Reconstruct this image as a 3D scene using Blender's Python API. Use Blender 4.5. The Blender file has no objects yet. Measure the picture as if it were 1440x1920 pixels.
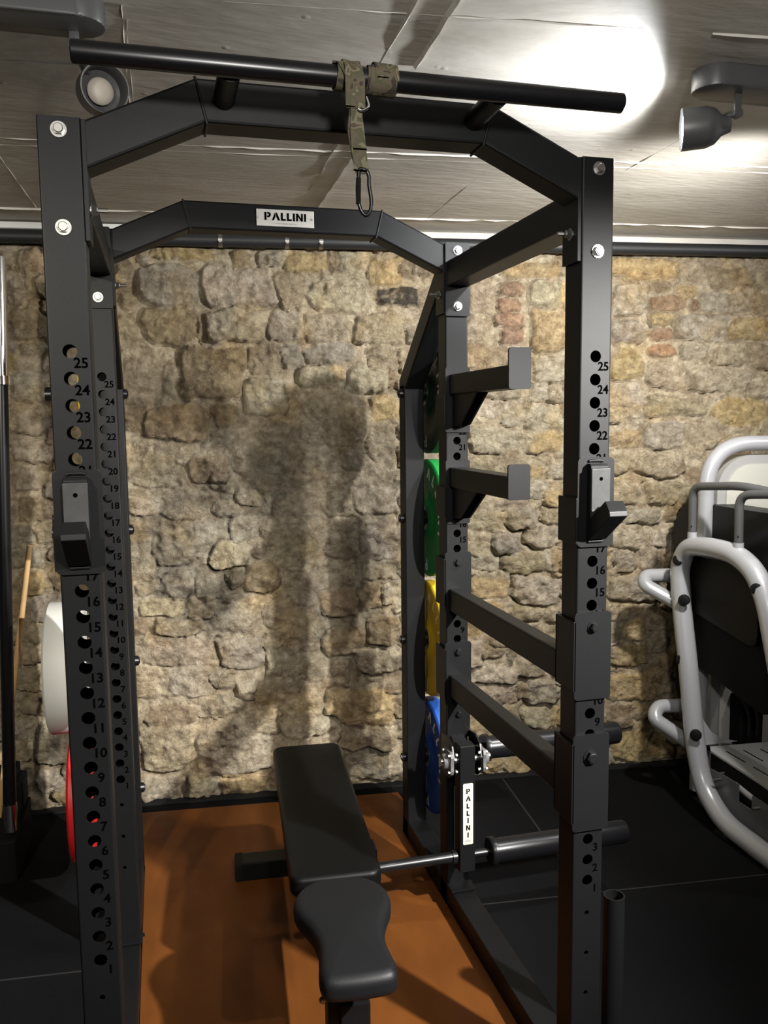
import bpy, bmesh, math, random
import numpy as np
from mathutils import Vector, Matrix
S = bpy.context.scene
COL = S.collection
PI = math.pi
H = 0.58          # floor-to-datum height: shapes below are given from the datum, the floor lies at -H

# ---------------------------------------------------------------- camera, world, lights, exposure
def setup_camera():
    ya, pt, ro = 0.257823, 0.108234, -0.010966
    fw = Vector((math.sin(ya)*math.cos(pt), math.cos(ya)*math.cos(pt), -math.sin(pt)))
    rt = Vector((math.cos(ya), -math.sin(ya), 0)); up = rt.cross(fw)
    r2 = rt*math.cos(ro) + up*math.sin(ro); u2 = -rt*math.sin(ro) + up*math.cos(ro)
    cam = bpy.data.cameras.new('camera'); o = bpy.data.objects.new('camera', cam); COL.objects.link(o)
    m = Matrix((r2, u2, -fw)).transposed().to_4x4()
    m.translation = Vector((0.15636, -1.66773, 1.06612 + H))
    o.matrix_world = m
    cam.sensor_fit = 'VERTICAL'; cam.sensor_height = 24; cam.lens = 1574.37/1920*24
    cam.clip_start = 0.02; cam.clip_end = 60
    S.camera = o
setup_camera()
w = bpy.data.worlds.new('room_air'); S.world = w; w.use_nodes = True
w.node_tree.nodes['Background'].inputs[0].default_value = (0.9, 0.95, 1.0, 1)
w.node_tree.nodes['Background'].inputs[1].default_value = 0.0
S.view_settings.view_transform = 'Standard'; S.view_settings.look = 'None'
S.view_settings.gamma = 1; S.view_settings.use_curve_mapping = False
S.view_settings.exposure = 0.18

def spot(name, loc, target, power, size_deg, blend, rad, col):
    l = bpy.data.lights.new(name, 'SPOT'); l.energy = power; l.spot_size = math.radians(size_deg)
    l.spot_blend = blend; l.shadow_soft_size = rad; l.color = col
    o = bpy.data.objects.new(name, l); COL.objects.link(o)
    o.location = Vector(loc) + Vector((0, 0, H))
    d = (Vector(target) - Vector(loc)).normalized()
    o.rotation_euler = d.to_track_quat('-Z', 'Y').to_euler()
    return o
WARM = (1.0, 0.93, 0.80); NEUT = (1.0, 0.97, 0.93)
# room spotlights: key behind the camera, wall on the track of the lamp in view; left, wash and far are added fills
spot('ceiling_spot_key', (2.08, -1.6, 1.70), (.95, 0, .50), 1020, 55, 1.0, 0.035, NEUT)
spot('left_fill_light', (-.9, -1.6, 1.70), (-.50, 1.4, .66), 195, 64, 1.0, 0.035, WARM)  # added fill light, brightens the left upright, plates and wall
spot('wash_fill_light', (.45, -1.75, 1.62), (.42, .6, 1.72), 95, 150, 0.9, 0.08, NEUT)  # added fill light to lift the ceiling, not a lamp of the room
spot('ceiling_spot_wall', (1.95, 0.22, 1.70), (1.55, 1.87, .85), 185, 120, 0.9, 0.045, NEUT)
spot('far_fill_light', (3.1, .14, 1.71), (1.6, .9, 1.50), 42, 165, 0.8, 0.04, (1, .97, .98))  # added fill light for the ceiling and wall at right
# the lit spotlight in view, washing the ceiling to its left
spot('track_spot_lamp', (1.350, 0.185, 1.747), (.350, .735, 1.70), 34, 172, 0.4, 0.022, (0.96, 0.98, 1.0))


# ---------------------------------------------------------------- materials
def mat(name, col, rough=0.5, metal=0.0, spec=0.5, bump=0.0, bscale=200, var=0.0, vscale=6, coat=0.0):
    m = bpy.data.materials.new(name); m.use_nodes = True
    nt = m.node_tree; b = nt.nodes['Principled BSDF']
    b.inputs['Base Color'].default_value = (*col, 1); b.inputs['Roughness'].default_value = rough
    b.inputs['Metallic'].default_value = metal; b.inputs['Specular IOR Level'].default_value = spec
    b.inputs['Coat Weight'].default_value = coat
    tc = nt.nodes.new('ShaderNodeTexCoord')
    if var > 0:
        n = nt.nodes.new('ShaderNodeTexNoise'); n.inputs['Scale'].default_value = vscale; n.inputs['Detail'].default_value = 5
        r = nt.nodes.new('ShaderNodeValToRGB')
        r.color_ramp.elements[0].position = 0.3; r.color_ramp.elements[1].position = 0.7
        r.color_ramp.elements[0].color = tuple(c*(1-var) for c in col) + (1,)
        r.color_ramp.elements[1].color = tuple(min(1, c*(1+var)) for c in col) + (1,)
        nt.links.new(tc.outputs['Object'], n.inputs['Vector']); nt.links.new(n.outputs['Fac'], r.inputs[0])
        nt.links.new(r.outputs[0], b.inputs['Base Color'])
    if bump > 0:
        n = nt.nodes.new('ShaderNodeTexNoise'); n.inputs['Scale'].default_value = bscale; n.inputs['Detail'].default_value = 3
        bp = nt.nodes.new('ShaderNodeBump'); bp.inputs['Strength'].default_value = bump; bp.inputs['Distance'].default_value = 0.002
        nt.links.new(tc.outputs['Object'], n.inputs['Vector']); nt.links.new(n.outputs['Fac'], bp.inputs['Height'])
        nt.links.new(bp.outputs[0], b.inputs['Normal'])
    return m
M = {}
M['black'] = mat('black_powder_coat', (0.0055, 0.0058, 0.0062), 0.44, 0, 0.21, 0.12, 900, 0.06, 8)
M['blackgloss'] = mat('black_gloss_paint', (0.006, 0.006, 0.007), 0.30, 0, 0.4)
M['blackmatt'] = mat('black_matt', (0.005, 0.005, 0.005), 0.75, 0, 0.15)
M['zinc'] = mat('zinc_plated_steel', (0.40, 0.395, 0.375), 0.38, 1.0)
M['chrome'] = mat('chrome', (0.80, 0.80, 0.80), 0.16, 1.0)
M['plateal'] = mat('brushed_aluminium', (0.62, 0.60, 0.55), 0.45, 0.4, 0.5, 0.1, 300, 0.06, 30)
M['ink'] = mat('black_ink', (0.001, 0.001, 0.001), 1.0, 0, 0.0)
M['whiteink'] = mat('white_ink', (0.80, 0.80, 0.78), 0.6)
M['greyink'] = mat('grey_ink', (0.35, 0.35, 0.34), 0.6)
M['sticker'] = mat('cream_sticker', (0.55, 0.53, 0.45), 0.6)
M['pad'] = mat('black_vinyl', (0.003, 0.003, 0.003), 0.45, 0, 0.18, 0.12, 350)
M['padgrey'] = mat('charcoal_vinyl', (0.006, 0.0065, 0.0075), 0.5, 0, 0.3, 0.12, 350)
M['uhmw'] = mat('grey_plastic_liner', (0.04, 0.041, 0.04), 0.45, 0, 0.25, 0.05, 60, 0.2, 30)
M['rubber'] = mat('black_rubber', (0.006, 0.006, 0.006), 0.75, 0, 0.3, 0.3, 500)
M['silver'] = mat('silver_grey_paint', (0.37, 0.375, 0.39), 0.28, 0.15, 0.5, coat=0.3)
M['shroud'] = mat('grey_shroud', (0.30, 0.30, 0.29), 0.45)
M['cream'] = mat('cream_panel', (0.44, 0.435, 0.385), 0.45)
M['wood'] = mat('pale_dowel_wood', (0.52, 0.33, 0.15), 0.5, 0, 0.4, 0.05, 60, 0.12, 14)
M['lampgrey'] = mat('dark_grey_lamp', (0.07, 0.07, 0.07), 0.4)
M['lens'] = mat('unlit_lamp_lens', (0.42, 0.38, 0.32), 0.5)
M['whiteplastic'] = mat('white_plastic', (0.68, 0.68, 0.66), 0.45)
M['pipe'] = mat('black_pipe_lagging', (0.016, 0.017, 0.018), 0.5, 0, 0.5, 0.2, 90)
M['p_green'] = mat('green_bumper_rubber', (0.012, 0.22, 0.045), 0.5, 0, 0.4, 0.1, 300)
M['p_yellow'] = mat('yellow_bumper_rubber', (0.66, 0.44, 0.02), 0.5, 0, 0.4, 0.1, 300)
M['p_blue'] = mat('blue_bumper_rubber', (0.015, 0.07, 0.32), 0.5, 0, 0.4, 0.1, 300)
M['p_dark'] = mat('dark_green_bumper_rubber', (0.012, 0.035, 0.022), 0.5, 0, 0.4, 0.1, 300)
M['p_red'] = mat('red_bumper_rubber', (0.50, 0.012, 0.015), 0.5, 0, 0.4, 0.1, 300)
M['p_white'] = mat('pale_grey_bumper_rubber', (0.62, 0.62, 0.58), 0.55, 0, 0.4, 0.1, 300)
def emissive(name, col, st):
    m = bpy.data.materials.new(name); m.use_nodes = True; b = m.node_tree.nodes['Principled BSDF']
    b.inputs['Emission Color'].default_value = (*col, 1); b.inputs['Emission Strength'].default_value = st
    b.inputs['Base Color'].default_value = (*col, 1); return m
M['lit'] = emissive('lit_lamp_lens', (0.95, 0.97, 1.0), 14)

def camo():
    m = bpy.data.materials.new('camouflage_webbing'); m.use_nodes = True; nt = m.node_tree; b = nt.nodes['Principled BSDF']
    b.inputs['Roughness'].default_value = 0.85
    tc = nt.nodes.new('ShaderNodeTexCoord')
    n = nt.nodes.new('ShaderNodeTexNoise'); n.inputs['Scale'].default_value = 38; n.inputs['Detail'].default_value = 1.5; n.inputs['Distortion'].default_value = 0.4
    r = nt.nodes.new('ShaderNodeValToRGB'); cr = r.color_ramp; cr.interpolation = 'CONSTANT'
    cr.elements[0].position = 0; cr.elements[0].color = (0.03, 0.022, 0.016, 1)
    cr.elements[1].position = 0.40; cr.elements[1].color = (0.085, 0.068, 0.042, 1)
    e = cr.elements.new(0.50); e.color = (0.062, 0.060, 0.030, 1)
    e = cr.elements.new(0.58); e.color = (0.135, 0.12, 0.072, 1)
    e = cr.elements.new(0.66); e.color = (0.065, 0.042, 0.028, 1)
    nt.links.new(tc.outputs['Object'], n.inputs['Vector']); nt.links.new(n.outputs['Fac'], r.inputs[0]); nt.links.new(r.outputs[0], b.inputs['Base Color'])
    return m
M['camo'] = camo()
M['gunmetal'] = mat('gunmetal_casting', (0.14, 0.14, 0.14), 0.5, 0.3)
M['yellowink'] = mat('pale_yellow_ink', (0.85, 0.75, 0.35), 0.6)

def concrete():
    m = bpy.data.materials.new('board_marked_concrete'); m.use_nodes = True; nt = m.node_tree; b = nt.nodes['Principled BSDF']
    b.inputs['Roughness'].default_value = 0.55; b.inputs['Specular IOR Level'].default_value = 0.4
    tc = nt.nodes.new('ShaderNodeTexCoord')
    mp = nt.nodes.new('ShaderNodeMapping'); mp.inputs['Scale'].default_value = (1.0, 3.0, 1)
    n = nt.nodes.new('ShaderNodeTexNoise'); n.inputs['Scale'].default_value = 2.6; n.inputs['Detail'].default_value = 8; n.inputs['Roughness'].default_value = 0.6
    r = nt.nodes.new('ShaderNodeValToRGB'); e = r.color_ramp.elements
    e[0].position = 0.25; e[0].color = (0.46, 0.43, 0.37, 1); e[1].position = 0.75; e[1].color = (0.68, 0.655, 0.60, 1)
    n2 = nt.nodes.new('ShaderNodeTexNoise'); n2.inputs['Scale'].default_value = 14; n2.inputs['Detail'].default_value = 8
    v = nt.nodes.new('ShaderNodeTexVoronoi'); v.inputs['Scale'].default_value = 9; v.inputs['Randomness'].default_value = 1
    vr = nt.nodes.new('ShaderNodeMapRange'); vr.inputs[1].default_value = 0.0; vr.inputs[2].default_value = 0.09; vr.inputs[3].default_value = 1.0; vr.inputs[4].default_value = 0.0
    ad = nt.nodes.new('ShaderNodeMath'); ad.operation = 'MULTIPLY_ADD'; ad.inputs[1].default_value = 0.6
    bp = nt.nodes.new('ShaderNodeBump'); bp.inputs['Strength'].default_value = 0.35; bp.inputs['Distance'].default_value = 0.005
    L = nt.links.new
    L(tc.outputs['Object'], mp.inputs['Vector']); L(mp.outputs[0], n.inputs['Vector']); L(mp.outputs[0], n2.inputs['Vector']); L(tc.outputs['Object'], v.inputs['Vector'])
    L(n.outputs['Fac'], r.inputs[0]); L(r.outputs[0], b.inputs['Base Color'])
    L(v.outputs['Distance'], vr.inputs[0]); L(vr.outputs[0], ad.inputs[0]); L(n2.outputs['Fac'], ad.inputs[2]); L(ad.outputs[0], bp.inputs['Height']); L(bp.outputs[0], b.inputs['Normal'])
    return m
M['concrete'] = concrete()
M['darkwall'] = mat('dark_painted_wall', (0.03, 0.03, 0.03), 0.8, bump=0.3, bscale=80)

def stone():
    m = bpy.data.materials.new('rubble_stone'); m.use_nodes = True; nt = m.node_tree; b = nt.nodes['Principled BSDF']
    b.inputs['Roughness'].default_value = 0.62; b.inputs['Specular IOR Level'].default_value = 0.45
    L = nt.links.new
    at = nt.nodes.new('ShaderNodeAttribute'); at.attribute_name = 'tint'
    tc = nt.nodes.new('ShaderNodeTexCoord')
    n = nt.nodes.new('ShaderNodeTexNoise'); n.inputs['Scale'].default_value = 24; n.inputs['Detail'].default_value = 12; n.inputs['Roughness'].default_value = 0.72; n.inputs['Distortion'].default_value = 0.15
    r = nt.nodes.new('ShaderNodeValToRGB'); e = r.color_ramp.elements
    e[0].position = 0.36; e[0].color = (0.58, 0.52, 0.44, 1); e[1].position = 0.64; e[1].color = (1.34, 1.34, 1.32, 1)
    mx = nt.nodes.new('ShaderNodeMix'); mx.data_type = 'RGBA'; mx.blend_type = 'MULTIPLY'; mx.inputs[0].default_value = 1.0
    n3 = nt.nodes.new('ShaderNodeTexNoise'); n3.inputs['Scale'].default_value = 5.5; n3.inputs['Detail'].default_value = 6
    r3 = nt.nodes.new('ShaderNodeValToRGB'); e = r3.color_ramp.elements
    e[0].position = 0.52; e[0].color = (0, 0, 0, 1); e[1].position = 0.68; e[1].color = (1, 1, 1, 1)
    mx3 = nt.nodes.new('ShaderNodeMix'); mx3.data_type = 'RGBA'; mx3.blend_type = 'MULTIPLY'
    mx3.inputs[7].default_value = (1.05, 0.96, 0.80, 1)
    n2 = nt.nodes.new('ShaderNodeTexNoise'); n2.inputs['Scale'].default_value = 34; n2.inputs['Detail'].default_value = 12; n2.inputs['Roughness'].default_value = 0.72; n2.inputs['Distortion'].default_value = 0.8
    mp = nt.nodes.new('ShaderNodeMapping'); mp.inputs['Scale'].default_value = (1.0, 1.0, 1.15); mp.inputs['Rotation'].default_value = (0, 0.5, 0)
    vo = nt.nodes.new('ShaderNodeTexVoronoi'); vo.feature = 'DISTANCE_TO_EDGE'; vo.inputs['Scale'].default_value = 22
    nw = nt.nodes.new('ShaderNodeTexNoise'); nw.inputs['Scale'].default_value = 12; nw.inputs['Detail'].default_value = 4
    va = nt.nodes.new('ShaderNodeVectorMath'); va.operation = 'MULTIPLY_ADD'; va.inputs[1].default_value = (0.12, 0.12, 0.12)
    vm = nt.nodes.new('ShaderNodeMapRange'); vm.inputs[2].default_value = 0.12; vm.inputs[4].default_value = 0.55
    ad = nt.nodes.new('ShaderNodeMath'); ad.operation = 'ADD'
    bp = nt.nodes.new('ShaderNodeBump'); bp.inputs['Strength'].default_value = 1.0; bp.inputs['Distance'].default_value = 0.030
    L(tc.outputs['Object'], n.inputs['Vector']); L(tc.outputs['Object'], n3.inputs['Vector']); L(tc.outputs['Object'], nw.inputs['Vector'])
    L(tc.outputs['Object'], mp.inputs['Vector']); L(mp.outputs[0], n2.inputs['Vector'])
    L(nw.outputs['Color'], va.inputs[0]); L(tc.outputs['Object'], va.inputs[2]); L(va.outputs[0], vo.inputs['Vector'])
    L(vo.outputs['Distance'], vm.inputs[0]); ad.inputs[0].default_value = 0; L(n2.outputs['Fac'], ad.inputs[1])
    L(n.outputs['Fac'], r.inputs[0]); L(at.outputs['Color'], mx.inputs[6]); L(r.outputs[0], mx.inputs[7])
    L(n3.outputs['Fac'], r3.inputs[0]); L(r3.outputs[0], mx3.inputs[0]); L(mx.outputs[2], mx3.inputs[6])
    L(mx3.outputs[2], b.inputs['Base Color'])
    L(ad.outputs[0], bp.inputs['Height']); L(bp.outputs[0], b.inputs['Normal'])
    return m
M['stone'] = stone()

def rubber_floor():
    m = mat('speckled_rubber_floor', (0.0045, 0.0045, 0.005), 0.85, 0, 0.08, 0.35, 260, 0.12, 3)
    return m
M['floor'] = rubber_floor()
M['seam'] = mat('rubber_tile_edge', (0.012, 0.012, 0.012), 0.8)
def ply():
    m = bpy.data.materials.new('varnished_orange_plywood'); m.use_nodes = True; nt = m.node_tree; b = nt.nodes['Principled BSDF']
    b.inputs['Roughness'].default_value = 0.42; b.inputs['Specular IOR Level'].default_value = 0.15; L = nt.links.new
    tc = nt.nodes.new('ShaderNodeTexCoord'); mp = nt.nodes.new('ShaderNodeMapping'); mp.inputs['Scale'].default_value = (3, 1, 1)
    n = nt.nodes.new('ShaderNodeTexNoise'); n.inputs['Scale'].default_value = 4; n.inputs['Detail'].default_value = 7
    r = nt.nodes.new('ShaderNodeValToRGB'); e = r.color_ramp.elements
    e[0].position = 0.3; e[0].color = (0.10, 0.033, 0.007, 1); e[1].position = 0.72; e[1].color = (0.14, 0.046, 0.009, 1)
    n2 = nt.nodes.new('ShaderNodeTexNoise'); n2.inputs['Scale'].default_value = 14; n2.inputs['Detail'].default_value = 6
    mr = nt.nodes.new('ShaderNodeMapRange'); mr.inputs[3].default_value = 0.35; mr.inputs[4].default_value = 0.62
    L(tc.outputs['Object'], mp.inputs['Vector']); L(mp.outputs[0], n.inputs['Vector']); L(n.outputs['Fac'], r.inputs[0]); L(r.outputs[0], b.inputs['Base Color'])
    L(tc.outputs['Object'], n2.inputs['Vector']); L(n2.outputs['Fac'], mr.inputs[0]); L(mr.outputs[0], b.inputs['Roughness'])
    return m
M['ply'] = ply()

# ---------------------------------------------------------------- object helpers
def obj(name, bm, material, parent=None, smooth=False, label=None, normals=True):
    if normals: bmesh.ops.recalc_face_normals(bm, faces=bm.faces)
    me = bpy.data.meshes.new(name); bm.to_mesh(me); bm.free()
    return link(name, me, material, parent, smooth, label)
def root_loc(p):
    l = Vector((0, 0, 0))
    while p is not None:
        l = l + p.location; p = p.parent
    return l
def link(name, me, material, parent=None, smooth=False, label=None):
    off = Vector((0, 0, H)) - root_loc(parent)
    me.transform(Matrix.Translation(off))
    me.materials.append(material)
    for p in me.polygons: p.use_smooth = smooth
    o = bpy.data.objects.new(name, me); COL.objects.link(o); o.parent = parent
    if smooth:
        me.set_sharp_from_angle(angle=math.radians(38))
    if label: o['label'] = label
    return o
def tag(o, label, cat, group=None, kind=None):
    o['label'] = label; o['category'] = cat
    if group: o['group'] = group
    if kind: o['kind'] = kind
    return o
def thing(name, label, cat, loc, group=None):
    o = bpy.data.objects.new(name, None); COL.objects.link(o); o.empty_display_size = 0.1
    o.location = Vector(loc) + Vector((0, 0, H))
    return tag(o, label, cat, group)
def struct(name, bm, material, smooth=False, label=None):
    o = obj(name, bm, material, None, smooth, label); o['kind'] = 'structure'; return o
V = Vector
def box(bm, x0, x1, y0, y1, z0, z1, bev=0.0, mtx=None, seg=2):
    r = bmesh.ops.create_cube(bm, size=1)
    vs = r['verts']
    for v in vs:
        v.co = V((x0+(v.co.x+.5)*(x1-x0), y0+(v.co.y+.5)*(y1-y0), z0+(v.co.z+.5)*(z1-z0)))
    if bev > 0:
        es = list({e for v in vs for e in v.link_edges})
        nb = bmesh.ops.bevel(bm, geom=es, offset=bev, segments=seg, profile=0.6, affect='EDGES')
        vs = list({v for f in nb['faces'] for v in f.verts} | {v for v in vs if v.is_valid})
        seen = set(vs)
        for v in list(vs):
            for f in v.link_faces:
                for q in f.verts:
                    if q not in seen: seen.add(q); vs.append(q)
    if mtx is not None:
        bmesh.ops.transform(bm, matrix=mtx, verts=vs)
    return vs
def frame(d):
    d = d.normalized(); a = V((0, 0, 1)) if abs(d.z) < 0.9 else V((1, 0, 0))
    x = a.cross(d).normalized(); return x, d.cross(x).normalized()
def cyl(bm, p, q, r, r2=None, n=24, cap=True, hole=0.0):
    p = V(p); q = V(q); r2 = r if r2 is None else r2; x, y = frame(q-p)
    def ring(c, rr): return [bm.verts.new(c + x*rr*math.cos(2*PI*i/n) + y*rr*math.sin(2*PI*i/n)) for i in range(n)]
    a = ring(p, r); b = ring(q, r2)
    for i in range(n): bm.faces.new((a[i], a[(i+1) % n], b[(i+1) % n], b[i]))
    if hole > 0:
        c = ring(p, hole); d = ring(q, hole)
        for i in range(n):
            j = (i+1) % n
            bm.faces.new((c[j], c[i], d[i], d[j])); bm.faces.new((a[j], a[i], c[i], c[j])); bm.faces.new((b[i], b[j], d[j], d[i]))
    elif cap:
        bm.faces.new(a[::-1]); bm.faces.new(b)
    return a+b
def lathe(bm, p, axis, prof, n=32, closed=False):
    """prof: list of (distance along axis, radius)"""
    p = V(p); axis = V(axis).normalized(); x, y = frame(axis); rings = []
    for t, r in prof:
        c = p + axis*t
        if r < 1e-6: rings.append([bm.verts.new(c)])
        else: rings.append([bm.verts.new(c + x*r*math.cos(2*PI*i/n) + y*r*math.sin(2*PI*i/n)) for i in range(n)])
    pairs = list(zip(rings, rings[1:])) + ([(rings[-1], rings[0])] if closed else [])
    for a, b in pairs:
        for i in range(n):
            j = (i+1) % n
            if len(a) == 1 and len(b) == 1: continue
            if len(a) == 1: bm.faces.new((a[0], b[i], b[j]))
            elif len(b) == 1: bm.faces.new((a[i], b[0], a[j]))
            else: bm.faces.new((a[i], a[j], b[j], b[i]))
def bez(pts, rad=0.05, k=8):
    """polyline with rounded corners"""
    pts = [V(p) for p in pts]; out = [pts[0]]
    for i in range(1, len(pts)-1):
        a, b, c = pts[i-1], pts[i], pts[i+1]
        r = min(rad, (a-b).length*.48, (c-b).length*.48)
        s = b + (a-b).normalized()*r; e = b + (c-b).normalized()*r
        for t in range(k+1):
            u = t/k; out.append(s*(1-u)**2 + b*2*u*(1-u) + e*u*u)
    out.append(pts[-1]); return out
def tube(bm, pts, r, n=16, cap=True, closed=False, flat=1.0, up=None):
    pts = [V(p) for p in pts]; m = len(pts); rings = []; px = None
    for i in range(m):
        if closed: d = (pts[(i+1) % m]-pts[(i-1) % m]).normalized()
        else: d = (pts[min(i+1, m-1)]-pts[max(i-1, 0)]).normalized()
        if px is None:
            x = (V(up).cross(d)).normalized() if up is not None else frame(d)[0]
        else:
            x = (px - d*px.dot(d)).normalized()
        px = x; y = d.cross(x)
        rings.append([bm.verts.new(pts[i] + x*r*math.cos(2*PI*j/n) + y*r*flat*math.sin(2*PI*j/n)) for j in range(n)])
    for a, b in list(zip(rings, rings[1:])) + ([(rings[-1], rings[0])] if closed else []):
        for i in range(n): bm.faces.new((a[i], a[(i+1) % n], b[(i+1) % n], b[i]))
    if cap and not closed: bm.faces.new(rings[0][::-1]); bm.faces.new(rings[-1])
def prism(bm, poly, o, ux, uy, depth, bev=0.0):
    """poly in (a,b) plane at origin o with axes ux,uy, extruded by vector depth"""
    o = V(o); ux = V(ux); uy = V(uy); depth = V(depth)
    a = [bm.verts.new(o+ux*p[0]+uy*p[1]) for p in poly]; b = [bm.verts.new(v.co+depth) for v in a]
    n = len(a); fs = [bm.faces.new(a), bm.faces.new(b[::-1])]
    for i in range(n): fs.append(bm.faces.new((a[(i+1) % n], a[i], b[i], b[(i+1) % n])))
    if bev > 0:
        bmesh.ops.bevel(bm, geom=list({e for f in fs for e in f.edges}), offset=bev, segments=2, profile=0.6, affect='EDGES')
def rrect(w, h, r, k=5, cx=0, cy=0):
    P = []
    for sx, sy, a0 in ((1, 1, 0), (-1, 1, 90), (-1, -1, 180), (1, -1, 270)):
        for i in range(k+1):
            a = math.radians(a0+90*i/k); P.append((cx+sx*(w/2-r)+r*math.cos(a), cy+sy*(h/2-r)+r*math.sin(a)))
    return P
def beam_path(bm, pts, w, h, axis_w, upright_ends=False):
    """square tube mitred along a planar polyline; w along axis_w, h in the plane"""
    pts = [V(p) for p in pts]; aw = V(axis_w).normalized(); rings = []; m = len(pts)
    c = 0.005
    for i in range(m):
        if i == 0: t = (pts[1]-pts[0]).normalized(); nn = t.cross(aw).normalized(); sc = 1
        elif i == m-1: t = (pts[-1]-pts[-2]).normalized(); nn = t.cross(aw).normalized(); sc = 1
        else:
            t1 = (pts[i]-pts[i-1]).normalized(); t2 = (pts[i+1]-pts[i]).normalized()
            n1 = t1.cross(aw).normalized(); n2 = t2.cross(aw).normalized(); nn = (n1+n2).normalized(); sc = 1/nn.dot(n1)
        if upright_ends and i in (0, m-1):
            zz = V((0, 0, 1 if nn.z > 0 else -1)); sc = 1/abs(nn.z); nn = zz
        prof = [(-w/2+c, -h/2), (w/2-c, -h/2), (w/2-.0015, -h/2+.0015), (w/2, -h/2+c), (w/2, h/2-c), (w/2-.0015, h/2-.0015), (w/2-c, h/2), (-w/2+c, h/2), (-w/2+.0015, h/2-.0015), (-w/2, h/2-c), (-w/2, -h/2+c), (-w/2+.0015, -h/2+.0015)]
        rings.append([bm.verts.new(pts[i]+aw*a+nn*b*sc) for a, b in prof])
    k = len(rings[0])
    for a, b in zip(rings, rings[1:]):
        for i in range(k): bm.faces.new((a[i], a[(i+1) % k], b[(i+1) % k], b[i]))
    bm.faces.new(rings[0][::-1]); bm.faces.new(rings[-1])

# PALLINI lettering, each glyph a list of polygons in a unit-high box, stencil cut
GL = {
 'P': (0.72, [[(0, 0), (.24, 0), (.24, 1), (0, 1)], [(.31, 1), (.5, 1), (.68, .9), (.74, .7), (.68, .48), (.5, .36), (.31, .36), (.31, .56), (.45, .58), (.5, .68), (.45, .8), (.31, .82)]]),
 'A': (0.92, [[(0, 0), (.24, 0), (.44, .52), (.44, 1), (.38, 1)], [(.50, 1), (.60, 1), (.96, 0), (.68, 0), (.50, .5)]]),
 'L': (0.58, [[(0, 0), (.56, 0), (.56, .24), (.24, .24), (.24, 1), (0, 1)]]),
 'I': (0.26, [[(0, 0), (.24, 0), (.24, 1), (0, 1)]]),
 'N': (0.80, [[(0, 0), (.22, 0), (.22, 1), (0, 1)], [(.26, 1), (.26, .62), (.52, 0), (.52, .36)], [(.56, 0), (.78, 0), (.78, 1), (.56, 1)]]),
}
GL['N'] = (0.80, [[(0, 0), (.22, 0), (.22, .62), (.56, 0), (.78, 0), (.78, 1), (.56, 1), (.56, .38), (.22, 1), (0, 1)]])
def poly_face(bm, P):
    vs = [bm.verts.new(p) for p in P]
    bm.faces.new(vs)
def word(bm, text, o, ux, uy, h, gap=0.16, wide=1.0):
    """centred at o"""
    o = V(o); ux = V(ux); uy = V(uy)
    tot = sum(GL[c][0]*wide for c in text) + gap*(len(text)-1); x = -tot/2
    for c in text:
        for P in GL[c][1]: poly_face(bm, [o+ux*(x+a*wide)*h+uy*(b-.5)*h for a, b in P])
        x += GL[c][0]*wide+gap
def column_word(bm, text, o, ux, uy, h, step):
    o = V(o); n = len(text)
    for i, c in enumerate(text):
        cc = o + V(uy)*(((n-1)/2-i)*step); w = GL[c][0]
        for P in GL[c][1]: poly_face(bm, [cc+V(ux)*(a-w/2)*h+V(uy)*(b-.5)*h for a, b in P])
def arc_word(bm, text, c, ua, ub, R, h, a_mid, gap=0.3, flip=1):
    """letters around centre c in plane (ua,ub), tops outward"""
    tot = sum(GL[k][0] for k in text)+gap*(len(text)-1); x = -tot/2
    c = V(c); ua = V(ua); ub = V(ub)
    for k in text:
        w = GL[k][0]; th = a_mid - flip*(x+w/2)*h/R
        rad = ua*math.cos(th)+ub*math.sin(th); tan = (ua*math.sin(th)-ub*math.cos(th))*flip
        for P in GL[k][1]: poly_face(bm, [c+rad*(R+(b-.5)*h)+tan*(a-w/2)*h for a, b in P])
        x += w+gap
def text_mesh(txt, size, pos, ux, uy, bm, align='CENTER'):
    cu = bpy.data.curves.new('t', 'FONT'); cu.body = txt; cu.size = size; cu.align_x = align; cu.align_y = 'CENTER'; cu.resolution_u = 3; cu.offset = size*.022
    o = bpy.data.objects.new('t', cu); COL.objects.link(o); bpy.context.view_layer.update()
    me = bpy.data.meshes.new_from_object(o.evaluated_get(bpy.context.evaluated_depsgraph_get()))
    ux = V(ux); uy = V(uy); pos = V(pos)
    vs = [bm.verts.new(pos+ux*v.co.x+uy*v.co.y) for v in me.vertices]
    for p in me.polygons: 
        try: bm.faces.new([vs[i] for i in p.vertices])
        except ValueError: pass
    bpy.data.objects.remove(o); bpy.data.curves.remove(cu); bpy.data.meshes.remove(me)
def bolt(parent, p, d, r=0.010, t=0.007, mt='zinc', stud=0.0, name='bolt'):
    bm = bmesh.new(); p = V(p); d = V(d).normalized()
    cyl(bm, p, p+d*0.002, r*1.35, n=20)
    cyl(bm, p+d*0.002, p+d*(0.002+t), r, r*0.97, n=6)
    cyl(bm, p+d*(0.002+t), p+d*(0.0035+t), r*0.82, r*0.7, n=16)
    if stud > 0: cyl(bm, p+d*t, p+d*(t+stud), r*0.5, n=12)
    return obj(name, bm, M[mt], parent)
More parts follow.
